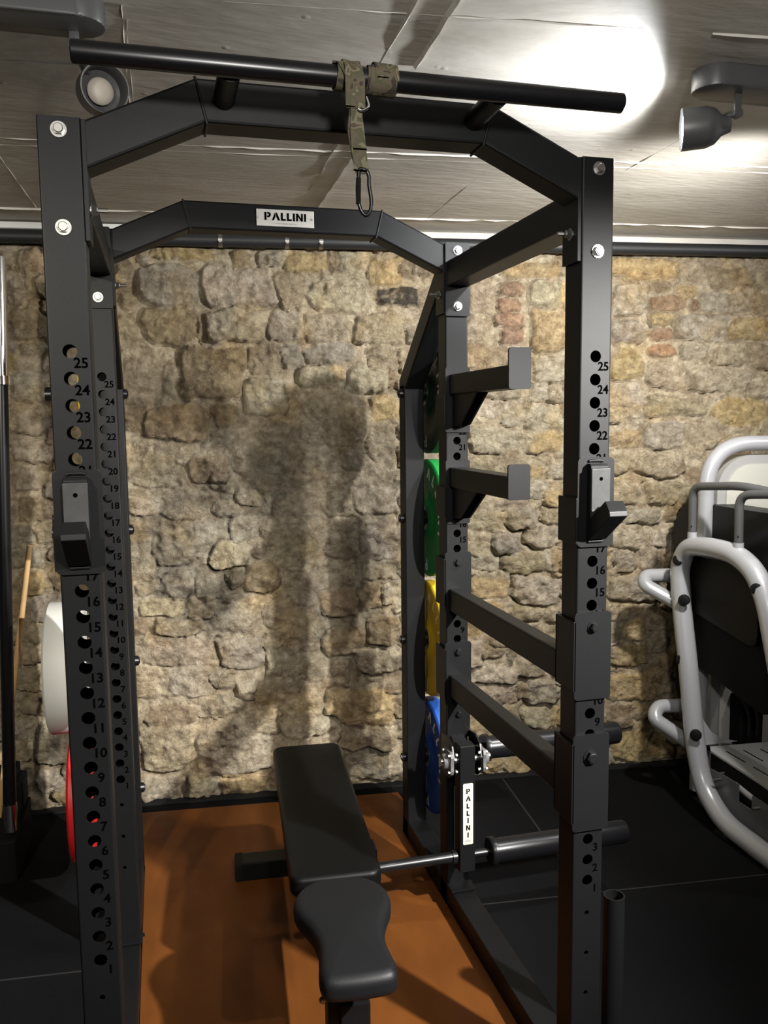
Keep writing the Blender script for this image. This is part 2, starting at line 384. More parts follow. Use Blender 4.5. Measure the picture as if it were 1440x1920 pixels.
# ---------------------------------------------------------------- the room
WA = math.atan(0.105); CA, SA = math.cos(WA), math.sin(WA)
def W(s, d, z):      # wall frame: s along the wall, d out of it towards the room
    return V((s*CA - d*SA, 2.01 - s*SA - d*CA, z))
def wbox(bm, s0, s1, d0, d1, z0, z1, bev=0):
    m = Matrix(((CA, -SA, 0, 0), (-SA, -CA, 0, 2.01), (0, 0, 1, 0), (0, 0, 0, 1)))
    box(bm, s0, s1, d0, d1, z0, z1, bev, m)
CEIL = 1.862
bm = bmesh.new(); wbox(bm, -2.0, 5.2, -0.35, 6.2, -0.68, -0.58); struct('floor', bm, M['floor'])
bm = bmesh.new(); wbox(bm, -2.0, 5.2, -0.35, 6.2, CEIL, CEIL+0.15); struct('ceiling', bm, M['concrete'])
bm = bmesh.new(); wbox(bm, -2.0, -1.85, 0, 6.2, -0.58, CEIL); struct('wall_left', bm, M['darkwall'])
bm = bmesh.new(); wbox(bm, 5.05, 5.2, 0, 6.2, -0.58, CEIL); struct('wall_right', bm, M['darkwall'])
bm = bmesh.new(); wbox(bm, -1.85, 5.05, 6.05, 6.2, -0.58, CEIL); struct('wall_front', bm, M['darkwall'])

# formwork ridges and joints left in the concrete
rng = random.Random(5)
def ridge(bm, p, q, w, h, broken=0.0, step=0.06):
    p = V((*p, 0)); q = V((*q, 0)); L = (q-p).length; d = (q-p)/L; n = V((-d.y, d.x, 0)); k = max(2, int(L/step)); prev = None
    for i in range(k+1):
        c = p+d*L*i/k + n*rng.uniform(-.0015, .0015); ww = w*rng.uniform(.6, 1.25); hh = h*rng.uniform(.55, 1.2)
        if rng.random() < broken: hh *= .12; ww *= .4
        cur = [bm.verts.new(V((c.x, c.y, CEIL+.001))+n*ww), bm.verts.new(V((c.x, c.y, CEIL-hh))), bm.verts.new(V((c.x, c.y, CEIL+.001))-n*ww)]
        if prev:
            for a in (0, 1): bm.faces.new((prev[a], prev[a+1], cur[a+1], cur[a]))
        prev = cur
bm = bmesh.new()
def yline(s): return s  # readability
ridge(bm, (-1.2, 1.065), (4.0, .515), 0.0021, 0.0048, 0.40)
ridge(bm, (-1.2, 1.125), (4.0, .575), 0.0018, 0.0028, 0.60)
ridge(bm, (-1.2, .53), (.62, .335), 0.0018, 0.0024, 0.55)
ridge(bm, (.3, .045), (1.15, -.045), 0.0018, 0.0032, 0.55); ridge(bm, (1.3, -.06), (3.4, -.28), 0.0024, 0.0048, 0.40)
ridge(bm, (.745, .24), (.715, -.5), .006, .012, .03); ridge(bm, (.752, 1.9), (.741, .40), .006, .013, .05)
ridge(bm, (.664, .30), (.650, -.5), .005, .007, .2); ridge(bm, (.684, 1.1), (.672, .42), .005, .008, .1); ridge(bm, (.69, 1.95), (.684, 1.2), 0.0018, 0.0024, 0.55)
ridge(bm, (.112, .66), (.115, .10), 0.0024, 0.0048, 0.35); ridge(bm, (.122, .66), (.122, .16), 0.0012, 0.0024, 0.55)
ridge(bm, (1.64, .86), (1.62, -.6), 0.0018, 0.0024, 0.55); ridge(bm, (1.22, 1.8), (1.20, .95), 0.0012, 0.0016, 0.60)
ridge(bm, (-.25, 1.9), (-.28, 1.05), 0.0018, 0.0032, 0.45)
ridge(bm, (-1.2, 1.86), (4.0, 1.32), 0.0024, 0.0064, 0.30)
struct('trim_1', bm, M['concrete'])

# rubble stone wall as a real relief
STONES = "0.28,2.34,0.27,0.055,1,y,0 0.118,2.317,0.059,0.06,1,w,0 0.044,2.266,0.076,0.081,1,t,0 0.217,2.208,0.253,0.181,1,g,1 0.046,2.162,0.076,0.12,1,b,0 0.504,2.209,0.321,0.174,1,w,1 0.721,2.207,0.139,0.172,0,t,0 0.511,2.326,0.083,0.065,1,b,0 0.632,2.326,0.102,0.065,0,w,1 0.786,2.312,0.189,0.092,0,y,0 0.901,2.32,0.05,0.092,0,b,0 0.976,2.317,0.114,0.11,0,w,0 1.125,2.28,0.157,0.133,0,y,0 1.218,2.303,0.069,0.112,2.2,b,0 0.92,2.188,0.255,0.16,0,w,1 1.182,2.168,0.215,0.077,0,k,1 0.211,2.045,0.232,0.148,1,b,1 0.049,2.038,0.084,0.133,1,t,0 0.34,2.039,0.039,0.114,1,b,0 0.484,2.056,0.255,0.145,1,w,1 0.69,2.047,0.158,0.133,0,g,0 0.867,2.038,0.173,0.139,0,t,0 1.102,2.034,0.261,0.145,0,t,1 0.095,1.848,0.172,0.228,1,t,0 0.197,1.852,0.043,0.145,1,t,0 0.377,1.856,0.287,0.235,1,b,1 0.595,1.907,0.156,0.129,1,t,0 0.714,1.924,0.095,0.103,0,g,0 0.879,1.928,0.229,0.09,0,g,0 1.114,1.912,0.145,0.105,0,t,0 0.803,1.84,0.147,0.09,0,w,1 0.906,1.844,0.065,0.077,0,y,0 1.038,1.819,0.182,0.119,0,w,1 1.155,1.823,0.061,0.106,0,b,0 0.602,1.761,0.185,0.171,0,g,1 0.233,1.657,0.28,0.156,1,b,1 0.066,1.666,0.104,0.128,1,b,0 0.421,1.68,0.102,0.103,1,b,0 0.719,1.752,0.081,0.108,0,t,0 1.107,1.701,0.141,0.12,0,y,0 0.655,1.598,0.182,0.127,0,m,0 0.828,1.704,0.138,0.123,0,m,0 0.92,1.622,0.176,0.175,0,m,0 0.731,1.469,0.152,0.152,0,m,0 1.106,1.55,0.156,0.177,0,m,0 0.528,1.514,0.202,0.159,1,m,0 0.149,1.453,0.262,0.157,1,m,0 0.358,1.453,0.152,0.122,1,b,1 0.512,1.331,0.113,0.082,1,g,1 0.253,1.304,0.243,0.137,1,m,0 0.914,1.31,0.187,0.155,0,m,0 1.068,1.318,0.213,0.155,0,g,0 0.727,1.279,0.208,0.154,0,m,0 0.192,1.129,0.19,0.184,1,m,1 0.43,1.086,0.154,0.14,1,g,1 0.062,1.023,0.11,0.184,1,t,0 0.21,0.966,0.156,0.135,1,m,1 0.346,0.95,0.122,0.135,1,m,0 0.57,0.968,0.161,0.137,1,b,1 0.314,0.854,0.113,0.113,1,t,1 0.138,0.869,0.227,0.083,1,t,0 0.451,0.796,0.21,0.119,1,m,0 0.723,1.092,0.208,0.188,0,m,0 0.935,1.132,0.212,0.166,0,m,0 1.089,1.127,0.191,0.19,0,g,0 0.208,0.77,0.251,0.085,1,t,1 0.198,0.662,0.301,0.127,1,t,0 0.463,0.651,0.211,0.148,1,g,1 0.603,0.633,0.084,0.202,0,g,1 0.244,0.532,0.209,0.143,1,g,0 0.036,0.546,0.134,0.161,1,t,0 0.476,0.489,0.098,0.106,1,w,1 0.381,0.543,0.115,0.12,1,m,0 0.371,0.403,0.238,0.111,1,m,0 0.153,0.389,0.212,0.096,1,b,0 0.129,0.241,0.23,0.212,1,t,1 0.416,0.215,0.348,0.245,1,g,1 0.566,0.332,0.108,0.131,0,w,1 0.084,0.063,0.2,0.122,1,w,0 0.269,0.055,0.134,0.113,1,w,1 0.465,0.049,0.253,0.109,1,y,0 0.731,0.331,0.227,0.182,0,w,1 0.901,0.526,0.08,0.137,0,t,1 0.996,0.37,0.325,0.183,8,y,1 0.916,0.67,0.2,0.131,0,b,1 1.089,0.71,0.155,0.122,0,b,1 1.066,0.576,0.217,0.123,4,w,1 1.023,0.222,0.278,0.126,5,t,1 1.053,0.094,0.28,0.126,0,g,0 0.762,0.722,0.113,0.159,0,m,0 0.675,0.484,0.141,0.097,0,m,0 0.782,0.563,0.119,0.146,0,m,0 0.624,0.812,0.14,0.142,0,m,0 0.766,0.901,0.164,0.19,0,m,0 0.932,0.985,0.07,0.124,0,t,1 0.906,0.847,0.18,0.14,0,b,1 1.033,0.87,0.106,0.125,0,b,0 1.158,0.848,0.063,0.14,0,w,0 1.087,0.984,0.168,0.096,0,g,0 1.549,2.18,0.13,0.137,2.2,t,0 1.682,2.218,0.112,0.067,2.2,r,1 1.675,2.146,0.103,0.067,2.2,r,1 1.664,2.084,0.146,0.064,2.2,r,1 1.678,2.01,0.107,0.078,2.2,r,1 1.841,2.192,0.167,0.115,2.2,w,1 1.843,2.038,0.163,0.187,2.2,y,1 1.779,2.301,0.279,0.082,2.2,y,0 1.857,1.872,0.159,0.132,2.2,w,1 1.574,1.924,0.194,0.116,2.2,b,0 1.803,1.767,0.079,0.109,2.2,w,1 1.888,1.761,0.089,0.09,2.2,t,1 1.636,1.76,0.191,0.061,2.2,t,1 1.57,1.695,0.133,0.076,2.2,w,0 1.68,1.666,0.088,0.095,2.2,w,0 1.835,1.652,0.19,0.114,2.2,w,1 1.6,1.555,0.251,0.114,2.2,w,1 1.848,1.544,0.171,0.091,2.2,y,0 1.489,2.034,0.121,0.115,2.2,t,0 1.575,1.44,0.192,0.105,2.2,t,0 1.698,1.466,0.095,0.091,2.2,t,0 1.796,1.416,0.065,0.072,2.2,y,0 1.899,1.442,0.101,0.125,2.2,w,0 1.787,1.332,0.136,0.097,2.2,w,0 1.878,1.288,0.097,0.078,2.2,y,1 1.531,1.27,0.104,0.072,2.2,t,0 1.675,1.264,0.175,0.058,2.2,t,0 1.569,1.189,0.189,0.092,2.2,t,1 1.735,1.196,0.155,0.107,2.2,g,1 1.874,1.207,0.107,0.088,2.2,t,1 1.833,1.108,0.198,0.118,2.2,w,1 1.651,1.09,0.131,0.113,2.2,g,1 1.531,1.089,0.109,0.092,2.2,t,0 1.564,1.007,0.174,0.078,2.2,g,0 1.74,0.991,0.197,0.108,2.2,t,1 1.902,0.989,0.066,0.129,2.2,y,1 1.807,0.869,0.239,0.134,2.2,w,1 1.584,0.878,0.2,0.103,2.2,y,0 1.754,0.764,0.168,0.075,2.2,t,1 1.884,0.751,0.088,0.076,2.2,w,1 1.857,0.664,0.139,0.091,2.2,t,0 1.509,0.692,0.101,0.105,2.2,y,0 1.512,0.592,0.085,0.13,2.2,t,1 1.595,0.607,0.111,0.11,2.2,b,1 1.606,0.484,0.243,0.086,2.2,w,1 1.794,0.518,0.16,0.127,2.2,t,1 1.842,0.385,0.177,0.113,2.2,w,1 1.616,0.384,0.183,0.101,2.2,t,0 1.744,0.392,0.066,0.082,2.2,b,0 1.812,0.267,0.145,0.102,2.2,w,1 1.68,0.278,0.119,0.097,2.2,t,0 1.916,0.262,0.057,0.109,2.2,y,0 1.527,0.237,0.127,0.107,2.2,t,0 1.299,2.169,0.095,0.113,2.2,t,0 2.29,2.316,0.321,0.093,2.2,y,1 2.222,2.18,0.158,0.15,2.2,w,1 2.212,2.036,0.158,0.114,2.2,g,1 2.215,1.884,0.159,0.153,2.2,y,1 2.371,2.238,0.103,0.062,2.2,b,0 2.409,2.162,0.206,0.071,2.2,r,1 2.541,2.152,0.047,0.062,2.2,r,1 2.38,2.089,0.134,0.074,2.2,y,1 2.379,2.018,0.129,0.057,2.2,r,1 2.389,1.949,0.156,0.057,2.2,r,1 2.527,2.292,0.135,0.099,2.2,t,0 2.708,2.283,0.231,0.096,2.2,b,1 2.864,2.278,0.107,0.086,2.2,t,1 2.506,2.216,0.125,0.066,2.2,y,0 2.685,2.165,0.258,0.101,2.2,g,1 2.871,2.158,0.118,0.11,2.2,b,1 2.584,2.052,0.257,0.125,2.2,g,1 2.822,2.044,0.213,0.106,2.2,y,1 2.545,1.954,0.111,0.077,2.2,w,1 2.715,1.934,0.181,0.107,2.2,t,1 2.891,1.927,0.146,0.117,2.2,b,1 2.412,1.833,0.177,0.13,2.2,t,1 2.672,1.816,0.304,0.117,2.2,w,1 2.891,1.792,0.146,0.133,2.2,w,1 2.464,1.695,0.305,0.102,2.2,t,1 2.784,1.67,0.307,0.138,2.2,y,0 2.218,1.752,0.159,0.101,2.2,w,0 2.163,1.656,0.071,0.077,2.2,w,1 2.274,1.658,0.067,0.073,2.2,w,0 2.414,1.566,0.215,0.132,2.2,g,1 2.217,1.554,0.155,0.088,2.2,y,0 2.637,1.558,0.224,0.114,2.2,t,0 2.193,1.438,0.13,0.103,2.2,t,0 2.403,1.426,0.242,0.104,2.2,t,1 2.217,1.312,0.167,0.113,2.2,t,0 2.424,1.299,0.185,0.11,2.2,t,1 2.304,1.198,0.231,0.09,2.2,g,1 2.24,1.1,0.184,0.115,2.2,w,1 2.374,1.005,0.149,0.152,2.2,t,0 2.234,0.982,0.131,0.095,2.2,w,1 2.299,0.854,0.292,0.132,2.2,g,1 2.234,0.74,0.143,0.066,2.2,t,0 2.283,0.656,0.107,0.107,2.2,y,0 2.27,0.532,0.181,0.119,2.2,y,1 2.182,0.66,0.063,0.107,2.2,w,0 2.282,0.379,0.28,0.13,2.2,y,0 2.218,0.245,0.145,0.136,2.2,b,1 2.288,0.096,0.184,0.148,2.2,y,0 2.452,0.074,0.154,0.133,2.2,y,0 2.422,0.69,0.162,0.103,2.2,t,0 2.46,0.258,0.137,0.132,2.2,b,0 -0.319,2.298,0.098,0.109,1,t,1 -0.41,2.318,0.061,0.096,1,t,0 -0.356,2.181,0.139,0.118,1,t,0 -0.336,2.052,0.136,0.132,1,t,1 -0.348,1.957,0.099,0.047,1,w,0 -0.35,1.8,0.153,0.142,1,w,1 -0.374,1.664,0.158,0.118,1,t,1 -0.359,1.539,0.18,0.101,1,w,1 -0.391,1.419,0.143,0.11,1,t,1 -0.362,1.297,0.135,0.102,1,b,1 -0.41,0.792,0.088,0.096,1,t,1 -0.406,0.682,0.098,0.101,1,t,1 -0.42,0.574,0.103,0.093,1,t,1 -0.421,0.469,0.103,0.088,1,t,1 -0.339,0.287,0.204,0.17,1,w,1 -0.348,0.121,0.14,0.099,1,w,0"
def build_wall():
    R = np.random.RandomState(11); rnd = random.Random(3)
    s = np.concatenate([np.arange(-2.0, -0.9, 0.03), np.arange(-0.9, 3.35, 0.0062), np.arange(3.36, 5.2, 0.03)])
    z = np.arange(0.0, 2.445, 0.0062)
    Sg, Zg = np.meshgrid(s, z)
    def noise(scale, seed, zs=1.0):
        r = np.random.RandomState(seed); nx = int(7.6/scale)+4; nz = int(2.6/scale*zs)+4; g = r.rand(nz, nx)
        x = (Sg+2.1)/scale; y = Zg/scale*zs+.5; xi = x.astype(int); yi = y.astype(int); fx = x-xi; fy = y-yi
        fx = fx*fx*(3-2*fx); fy = fy*fy*(3-2*fy)
        return (g[yi, xi]*(1-fx)*(1-fy)+g[yi, xi+1]*fx*(1-fy)+g[yi+1, xi]*(1-fx)*fy+g[yi+1, xi+1]*fx*fy)*2-1
    def fbm(sc, seed, o=3):
        t = 0; a = 1
        for k in range(o): t = t+a*noise(sc/2**k, seed+k*7); a *= .5
        return t
    wx = Sg+.014*fbm(.11, 1)+.004*noise(.02, 9); wz = Zg+.011*fbm(.10, 21)+.004*noise(.02, 33)
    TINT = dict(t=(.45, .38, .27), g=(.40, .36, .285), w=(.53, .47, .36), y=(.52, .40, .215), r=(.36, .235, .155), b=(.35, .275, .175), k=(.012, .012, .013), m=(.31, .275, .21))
    st = []
    for tok in STONES.split():
        f = tok.split(','); st.append([float(f[0]), float(f[1]), float(f[2]), float(f[3]), float(f[4]), f[5], int(f[6])])
    def covered(x, y, grow=1.0):
        for a in st:
            if abs(x-a[0])/(a[2]/2*grow) < 1 and abs(y-a[1])/(a[3]/2*grow) < 1: return True
        return False
    zz = 0.0
    while zz < 2.44:
        hh = rnd.uniform(.075, .125); x = -2.0
        while x < 5.2:
            ww = rnd.uniform(.08, .20)
            cx, cz = x+ww/2, zz+hh/2+rnd.uniform(-.01, .01)
            if -0.7 < cx < 3.2:
                for k in range(4):
                    if covered(cx, cz) or covered(cx-ww*.3, cz) or covered(cx+ww*.3, cz) or covered(cx, cz-hh*.3) or covered(cx, cz+hh*.3):
                        ww *= .72; cx = x+ww/2; hq = hh*.8
                    else: break
                else:
                    x += .03; continue
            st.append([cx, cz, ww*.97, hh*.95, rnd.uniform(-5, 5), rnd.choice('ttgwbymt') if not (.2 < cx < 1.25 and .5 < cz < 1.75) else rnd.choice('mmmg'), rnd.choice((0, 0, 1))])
            x += ww
        zz += hh
    hgt = .006+.006*fbm(.07, 50)+.003*noise(.015, 60)
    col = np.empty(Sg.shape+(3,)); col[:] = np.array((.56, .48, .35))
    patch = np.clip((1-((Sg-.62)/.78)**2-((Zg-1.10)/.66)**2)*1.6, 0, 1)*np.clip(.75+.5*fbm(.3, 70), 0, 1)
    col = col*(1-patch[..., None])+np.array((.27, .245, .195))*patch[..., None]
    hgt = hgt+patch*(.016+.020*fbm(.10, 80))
    for i, a in enumerate(st):
        cx, cz, ww, hh, rot, t, pr = a
        i0, i1 = np.searchsorted(s, [cx-ww*.75-.05, cx+ww*.75+.05]); j0, j1 = np.searchsorted(z, [cz-hh*.85-.05, cz+hh*.85+.05])
        if i1 <= i0 or j1 <= j0: continue
        sl = (slice(j0, j1), slice(i0, i1)); X = wx[sl]-cx; Z = wz[sl]-cz
        th = math.radians(-rot if cx > -9 else 0); c_, s_ = math.cos(th), math.sin(th)
        u = (X*c_+Z*s_)/(ww*.5); v = (-X*s_+Z*c_)/(hh*.5)
        if t == 'm':
            r = (np.abs(u)**2.2+np.abs(v)**2.2)**(1/2.2)
        else:
            r = (np.abs(u)**6+np.abs(v)**6)**(1/6)/1.03
            for k in range(8):
                an = k*PI/4+rnd.uniform(-.22, .22)
                dk = rnd.uniform(.90, 1.02) if k % 2 == 0 else rnd.uniform(1.02, 1.30)
                r = np.maximum(r, (u*math.cos(an)+v*math.sin(an))/dk)
        edge = .5 if t == 'm' else rnd.uniform(.05, .16)
        f = np.clip((1-r)/edge, 0, 1); f = f*f*(3-2*f)
        Hh = {0: .016, 1: .030}[pr]*rnd.uniform(.8, 1.25)*(.75 if t == 'm' else 1)
        if t == 'k': Hh = .03
        tx, tz = rnd.uniform(-.008, .008), rnd.uniform(-.008, .010)
        facet = .011*np.abs(u*math.cos(i)+v*math.sin(i)+rnd.uniform(-.3, .3))
        body = Hh+tx*u+tz*v-facet*(1 if t != 'm' else .3)+(-.004*r**2)
        nh = f*np.maximum(body, .004)+hgt[sl]*(.55 if t != 'm' else .9)
        cur = hgt[sl]
        # open joint around proud stones
        cr = np.exp(-((r-1.06)/.055)**2)*(.044 if pr else .024)*np.clip((-u*.6-v*.55+.35), 0, 1)*np.clip(.9+1.6*noise(.09, 90+i % 5)[sl], 0, 1)
        new = np.where(f > 0, np.maximum(nh, cur), cur-cr)
        hgt[sl] = new
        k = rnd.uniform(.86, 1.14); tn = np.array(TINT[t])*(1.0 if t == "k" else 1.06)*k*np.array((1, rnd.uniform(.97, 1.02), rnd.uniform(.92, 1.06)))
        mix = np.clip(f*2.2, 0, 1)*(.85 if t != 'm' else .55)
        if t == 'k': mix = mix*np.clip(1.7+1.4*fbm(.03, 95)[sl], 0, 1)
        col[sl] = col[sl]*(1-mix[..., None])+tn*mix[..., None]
    hgt = hgt+.006*fbm(.035, 100)+.0024*noise(.0125, 110)-.010*np.abs(fbm(.06, 120, 4))+.004*np.abs(fbm(.03, 140, 2))
    hgt = np.clip(hgt, -.045, .09)
    nz_, nx_ = Sg.shape
    P = np.stack([Sg*CA-hgt*SA, 2.01-Sg*SA-hgt*CA, Zg-H], -1).reshape(-1, 3)
    idx = np.arange(nz_*nx_).reshape(nz_, nx_)
    F = np.stack([idx[:-1, :-1], idx[:-1, 1:], idx[1:, 1:], idx[1:, :-1]], -1).reshape(-1, 4)
    me = bpy.data.meshes.new('wall_back'); me.vertices.add(len(P)); me.vertices.foreach_set('co', P.astype(np.float32).ravel())
    me.loops.add(F.size); me.loops.foreach_set('vertex_index', F.ravel().astype(np.int32))
    me.polygons.add(len(F)); me.polygons.foreach_set('loop_start', (np.arange(len(F))*4).astype(np.int32)); me.polygons.foreach_set('loop_total', np.full(len(F), 4, np.int32))
    me.update(calc_edges=True)
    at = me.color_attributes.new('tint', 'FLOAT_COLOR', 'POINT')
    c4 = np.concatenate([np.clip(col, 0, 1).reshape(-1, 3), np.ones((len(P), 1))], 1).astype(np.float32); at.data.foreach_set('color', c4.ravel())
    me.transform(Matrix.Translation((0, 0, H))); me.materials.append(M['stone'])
    me.polygons.foreach_set('use_smooth', np.ones(len(F), bool))
    o = bpy.data.objects.new('wall_back', me); COL.objects.link(o); o['kind'] = 'structure'
build_wall()

# skirting strip at the foot of the wall and tile joints in the rubber floor
bm = bmesh.new(); wbox(bm, -1.85, 5.05, 0.0, 0.055, -0.58, -0.572, .002); struct('baseboard_back', bm, M['rubber'])
bm = bmesh.new()
def seam(p, q, w=.0035):
    p = V((*p, -.5795)); q = V((*q, -.5795)); d = (q-p).normalized(); n = V((-d.y, d.x, 0))*w
    poly_face(bm, [p+n, p-n, q-n, q+n])
seam((1.12, .87), (3.9, .60)); seam((-1.8, 1.02), (-.05, .86)); seam((1.62, 1.80), (1.53, .87)); seam((1.2, -.13), (4, -.40))
struct('trim_2', bm, M['seam'])

# lifting platform
bm = bmesh.new(); prism(bm, [(.0395, -2.6), (1.0355, -2.6), (1.0355, 1.44), (1.115, 1.44), (1.115, 1.775), (-.03, 1.89), (-.03, 1.44), (.0395, 1.44)], (0, 0, -.58), (1, 0, 0), (0, 1, 0), (0, 0, .006), .001)
tag(obj('lifting_platform', bm, M['ply']), 'orange-brown wooden lifting platform lying inside the power rack under the bench', 'platform')

bm = bmesh.new(); wbox(bm, -1.85, 5.05, -.02, .036, 1.834, CEIL+.001, .002); struct('trim_3', bm, M['concrete'])
# lagged pipe along the top of the wall
def pipe_run():
    t = thing('lagged_pipe', 'long black lagged pipe running along the top of the stone wall', 'pipe', (1.2, 1.83, 1.80))
    bm = bmesh.new(); cyl(bm, W(-1.84, .058, 1.801), W(5.04, .058, 1.812), .0265, n=24); obj('lagging', bm, M['pipe'], t, True)
    for s in (.43, .70, .84, 1.9):
        bm = bmesh.new(); a, b = W(s-.008, .058, 1.804+s*.0016), W(s+.008, .058, 1.804+s*.0016)
        cyl(bm, a, b, 0.0285, n=24); c = W(s, .058, 0)
        cyl(bm, (c.x, c.y, 1.822), (c.x, c.y, CEIL), .004, n=10)
        cyl(bm, W(s, .084, 1.795), W(s, .094, 1.795), .005, n=8)
        obj('pipe_clamp', bm, M['zinc'], t, True)
pipe_run()
bm = bmesh.new(); wbox(bm, -1.84, .60, .037, .080, 1.830, 1.856, .006)
o = obj('cable_trunking', bm, M['whiteplastic'], None, True); tag(o, 'white cable trunking above the pipe, ending behind the rear crossbeam', 'trunking')
for k in range(3):
    bm = bmesh.new(); tube(bm, bez([W(.595, .045+.012*k, 1.843), W(.64+.02*k, .045+.012*k, 1.842), W(.66+.02*k, .098, 1.824+.004*k), W(.75+.02*k, .050+.012*k, 1.845)], .03), .0045, 8)
    tag(obj('electric_cable', bm, M['whiteplastic'], None, True), ('white cable nearest the wall', 'middle white cable', 'white cable farthest from the wall')[k]+' leaving the end of the white trunking above the pipe', 'cable', 'white cables above the pipe')

# ---------------------------------------------------------------- ceiling spotlights
def lamp(name, label, dirx, boxc, xspan, yoke, front, axis, lit):
    t = thing(name, label, 'spotlight', (boxc[0], boxc[1], CEIL), 'ceiling spotlights')
    x0, x1 = xspan; cx, cy = boxc; hw = .05
    P = []
    e = x1 if dirx > 0 else x0
    r = hw*.98
    for i in range(13):
        a = -PI/2+PI*i/12; P.append((e - dirx*r + dirx*r*math.cos(a), cy+hw*math.sin(a)*dirx))
    f = x0 if dirx > 0 else x1
    P += [(f, cy+hw*dirx), (f, cy-hw*dirx)]
    bm = bmesh.new(); prism(bm, P, (0, 0, CEIL), (1, 0, 0), (0, 1, 0), (0, 0, -.048), .006); obj('housing', bm, M['lampgrey'], t, True)
    bm = bmesh.new(); y = V(yoke); ax = V(axis).normalized(); back = V(front)-ax*.105
    box(bm, y.x-.009, y.x+.009, y.y-.002, y.y+.002, y.z, CEIL-.047, .0008)
    cyl(bm, (y.x, y.y-.006, y.z+.008), (y.x, y.y+.008, y.z+.008), .011, n=16)
    tube(bm, [(y.x, y.y, y.z+.008), back+V((0, 0, .02)), back], .009, 10)
    obj('bracket', bm, M['lampgrey'], t, True)
    bm = bmesh.new(); F = V(front)
    lathe(bm, F, -ax, [(0, .0455), (0, .048), (.004, .048), (.055, .047), (.075, .040), (.090, .024), (.110, .017), (.112, 0)], 36)
    lathe(bm, F, -ax, [(0, .0455), (.045, .040), (.055, .022)], 36)
    obj('lamp_body', bm, M['lampgrey'], t, True)
    bm = bmesh.new(); c = F-ax*(.009 if lit else .040)
    q = 1.62 if lit else 1
    lathe(bm, c, ax, [(-.016, .024), (-.002, .0265*q), (.002, .024*q), (.006, .015*q), (.007, 0)], 28)
    obj('lamp_lens', bm, M['lit' if lit else 'lens'], t, True)
lamp('track_spotlight', 'black ceiling spotlight at top left, switched off and facing the camera', 1, (.0, .105), (-1.1, .085), (.025, .125, 1.78), (.075, .185, 1.738), (.28, -1, -.16), False)
lamp('track_spotlight', 'lit black ceiling spotlight at top right shining left across the ceiling', -1, (2.0, .105), (1.375, 2.6), (1.487, .100, 1.762), (1.383, .167, 1.747), (-.88, .47, -.03), True)

# ---------------------------------------------------------------- power rack
WR, DR = 1.0749, 0.8864
TOP = 1.6155
rack = thing('power_rack', 'large black steel power rack with arched crossbeams and numbered uprights', 'power rack', (.5375, .68, -.58))
def holed(bm, xc, y, zlist, zb, zt, flip):
    """front panel with round holes; zlist = [(z, r, cell height)]"""
    hw = .0375-.004; cur = zb
    def quad(a, b):
        vs = [bm.verts.new((xc+sx*hw, y, zz)) for sx, zz in ((-1, a), (1, a), (1, b), (-1, b))]; bm.faces.new(vs if not flip else vs[::-1])
    for z, r, ch in sorted(zlist):
        a, b = z-ch/2, z+ch/2
        if a > cur+1e-5: quad(cur, a)
        ca = math.atan2(ch/2, hw); angs = sorted([2*PI*i/24 for i in range(24)]+[ca, PI-ca, PI+ca, 2*PI-ca])
        inn, out = [], []
        for t in angs:
            c, s_ = math.cos(t), math.sin(t); k = min(hw/abs(c) if abs(c) > 1e-6 else 9, (ch/2)/abs(s_) if abs(s_) > 1e-6 else 9)
            inn.append(bm.verts.new((xc+r*c, y, z+r*s_))); out.append(bm.verts.new((xc+k*c, y, z+k*s_)))
        n = len(angs)
        for i in range(n):
            j = (i+1) % n; q = (inn[i], inn[j], out[j], out[i]); bm.faces.new(q if flip else q[::-1])
        cur = b
    if zt > cur: quad(cur, zt)
def upright(name, xc, yc, zt, holes, numbers, extra_holes=(), parent=rack):
    zb = -.575; Z = [(0.05*(n-1), .0128, .05) for n in holes]+[(zz, .0055, .03) for zz in extra_holes]
    bm = bmesh.new(); holed(bm, xc, yc, Z, zb, zt, False); holed(bm, xc, yc+.075, Z, zb, zt, True)
    c = .004; arc = [(0, 0)]
    pr = []
    for cx, cy, a0 in ((.0375-c, c, -90), (.0375-c, .075-c, 0), (-.0375+c, .075-c, 90), (-.0375+c, c, 180)):
        pr.append([(cx+c*math.cos(math.radians(a0+90*i/3)), cy+c*math.sin(math.radians(a0+90*i/3))) for i in range(4)])
    def strip(a, b):
        vs = [bm.verts.new((xc+a[0], yc+a[1], zb)), bm.verts.new((xc+b[0], yc+b[1], zb)), bm.verts.new((xc+b[0], yc+b[1], zt)), bm.verts.new((xc+a[0], yc+a[1], zt))]; bm.faces.new(vs)
    for k in range(4):
        for i in range(3): strip(pr[k][i], pr[k][i+1])
    strip(pr[0][3], pr[1][0]); strip(pr[2][3], pr[3][0])
    bmesh.ops.remove_doubles(bm, verts=bm.verts, dist=1e-5)
    o = obj(name, bm, M['black'], parent, False, normals=False)
    sm = o.modifiers.new('wall_thickness', 'SOLIDIFY'); sm.thickness = .003; sm.offset = -1
    bm = bmesh.new(); box(bm, xc-.036, xc+.036, yc+.001, yc+.074, zt-.004, zt+.0005, .001); obj('end_cap', bm, M['black'], o)
    if numbers:
        for n in numbers:
            bm = bmesh.new(); text_mesh(str(n), .0265, (xc+.0188, yc-.0007, .05*(n-1)-.0222), (1, 0, 0), (0, 0, 1), bm)
            obj('hole_number', bm, M['ink'], o)
    return o
ALL = range(1, 26)
low = (-.08, -.18, -.28)
UFL = upright('upright', 0, 0, TOP, ALL, ALL, low)
UFR = upright('upright', WR, 0, TOP, ALL, ALL, low)
UBL = upright('upright', 0, DR, TOP, ALL, ALL, low)
UBR = upright('upright', WR, DR, TOP, ALL, ALL, low)
YS = 1.355; ZS = 1.215
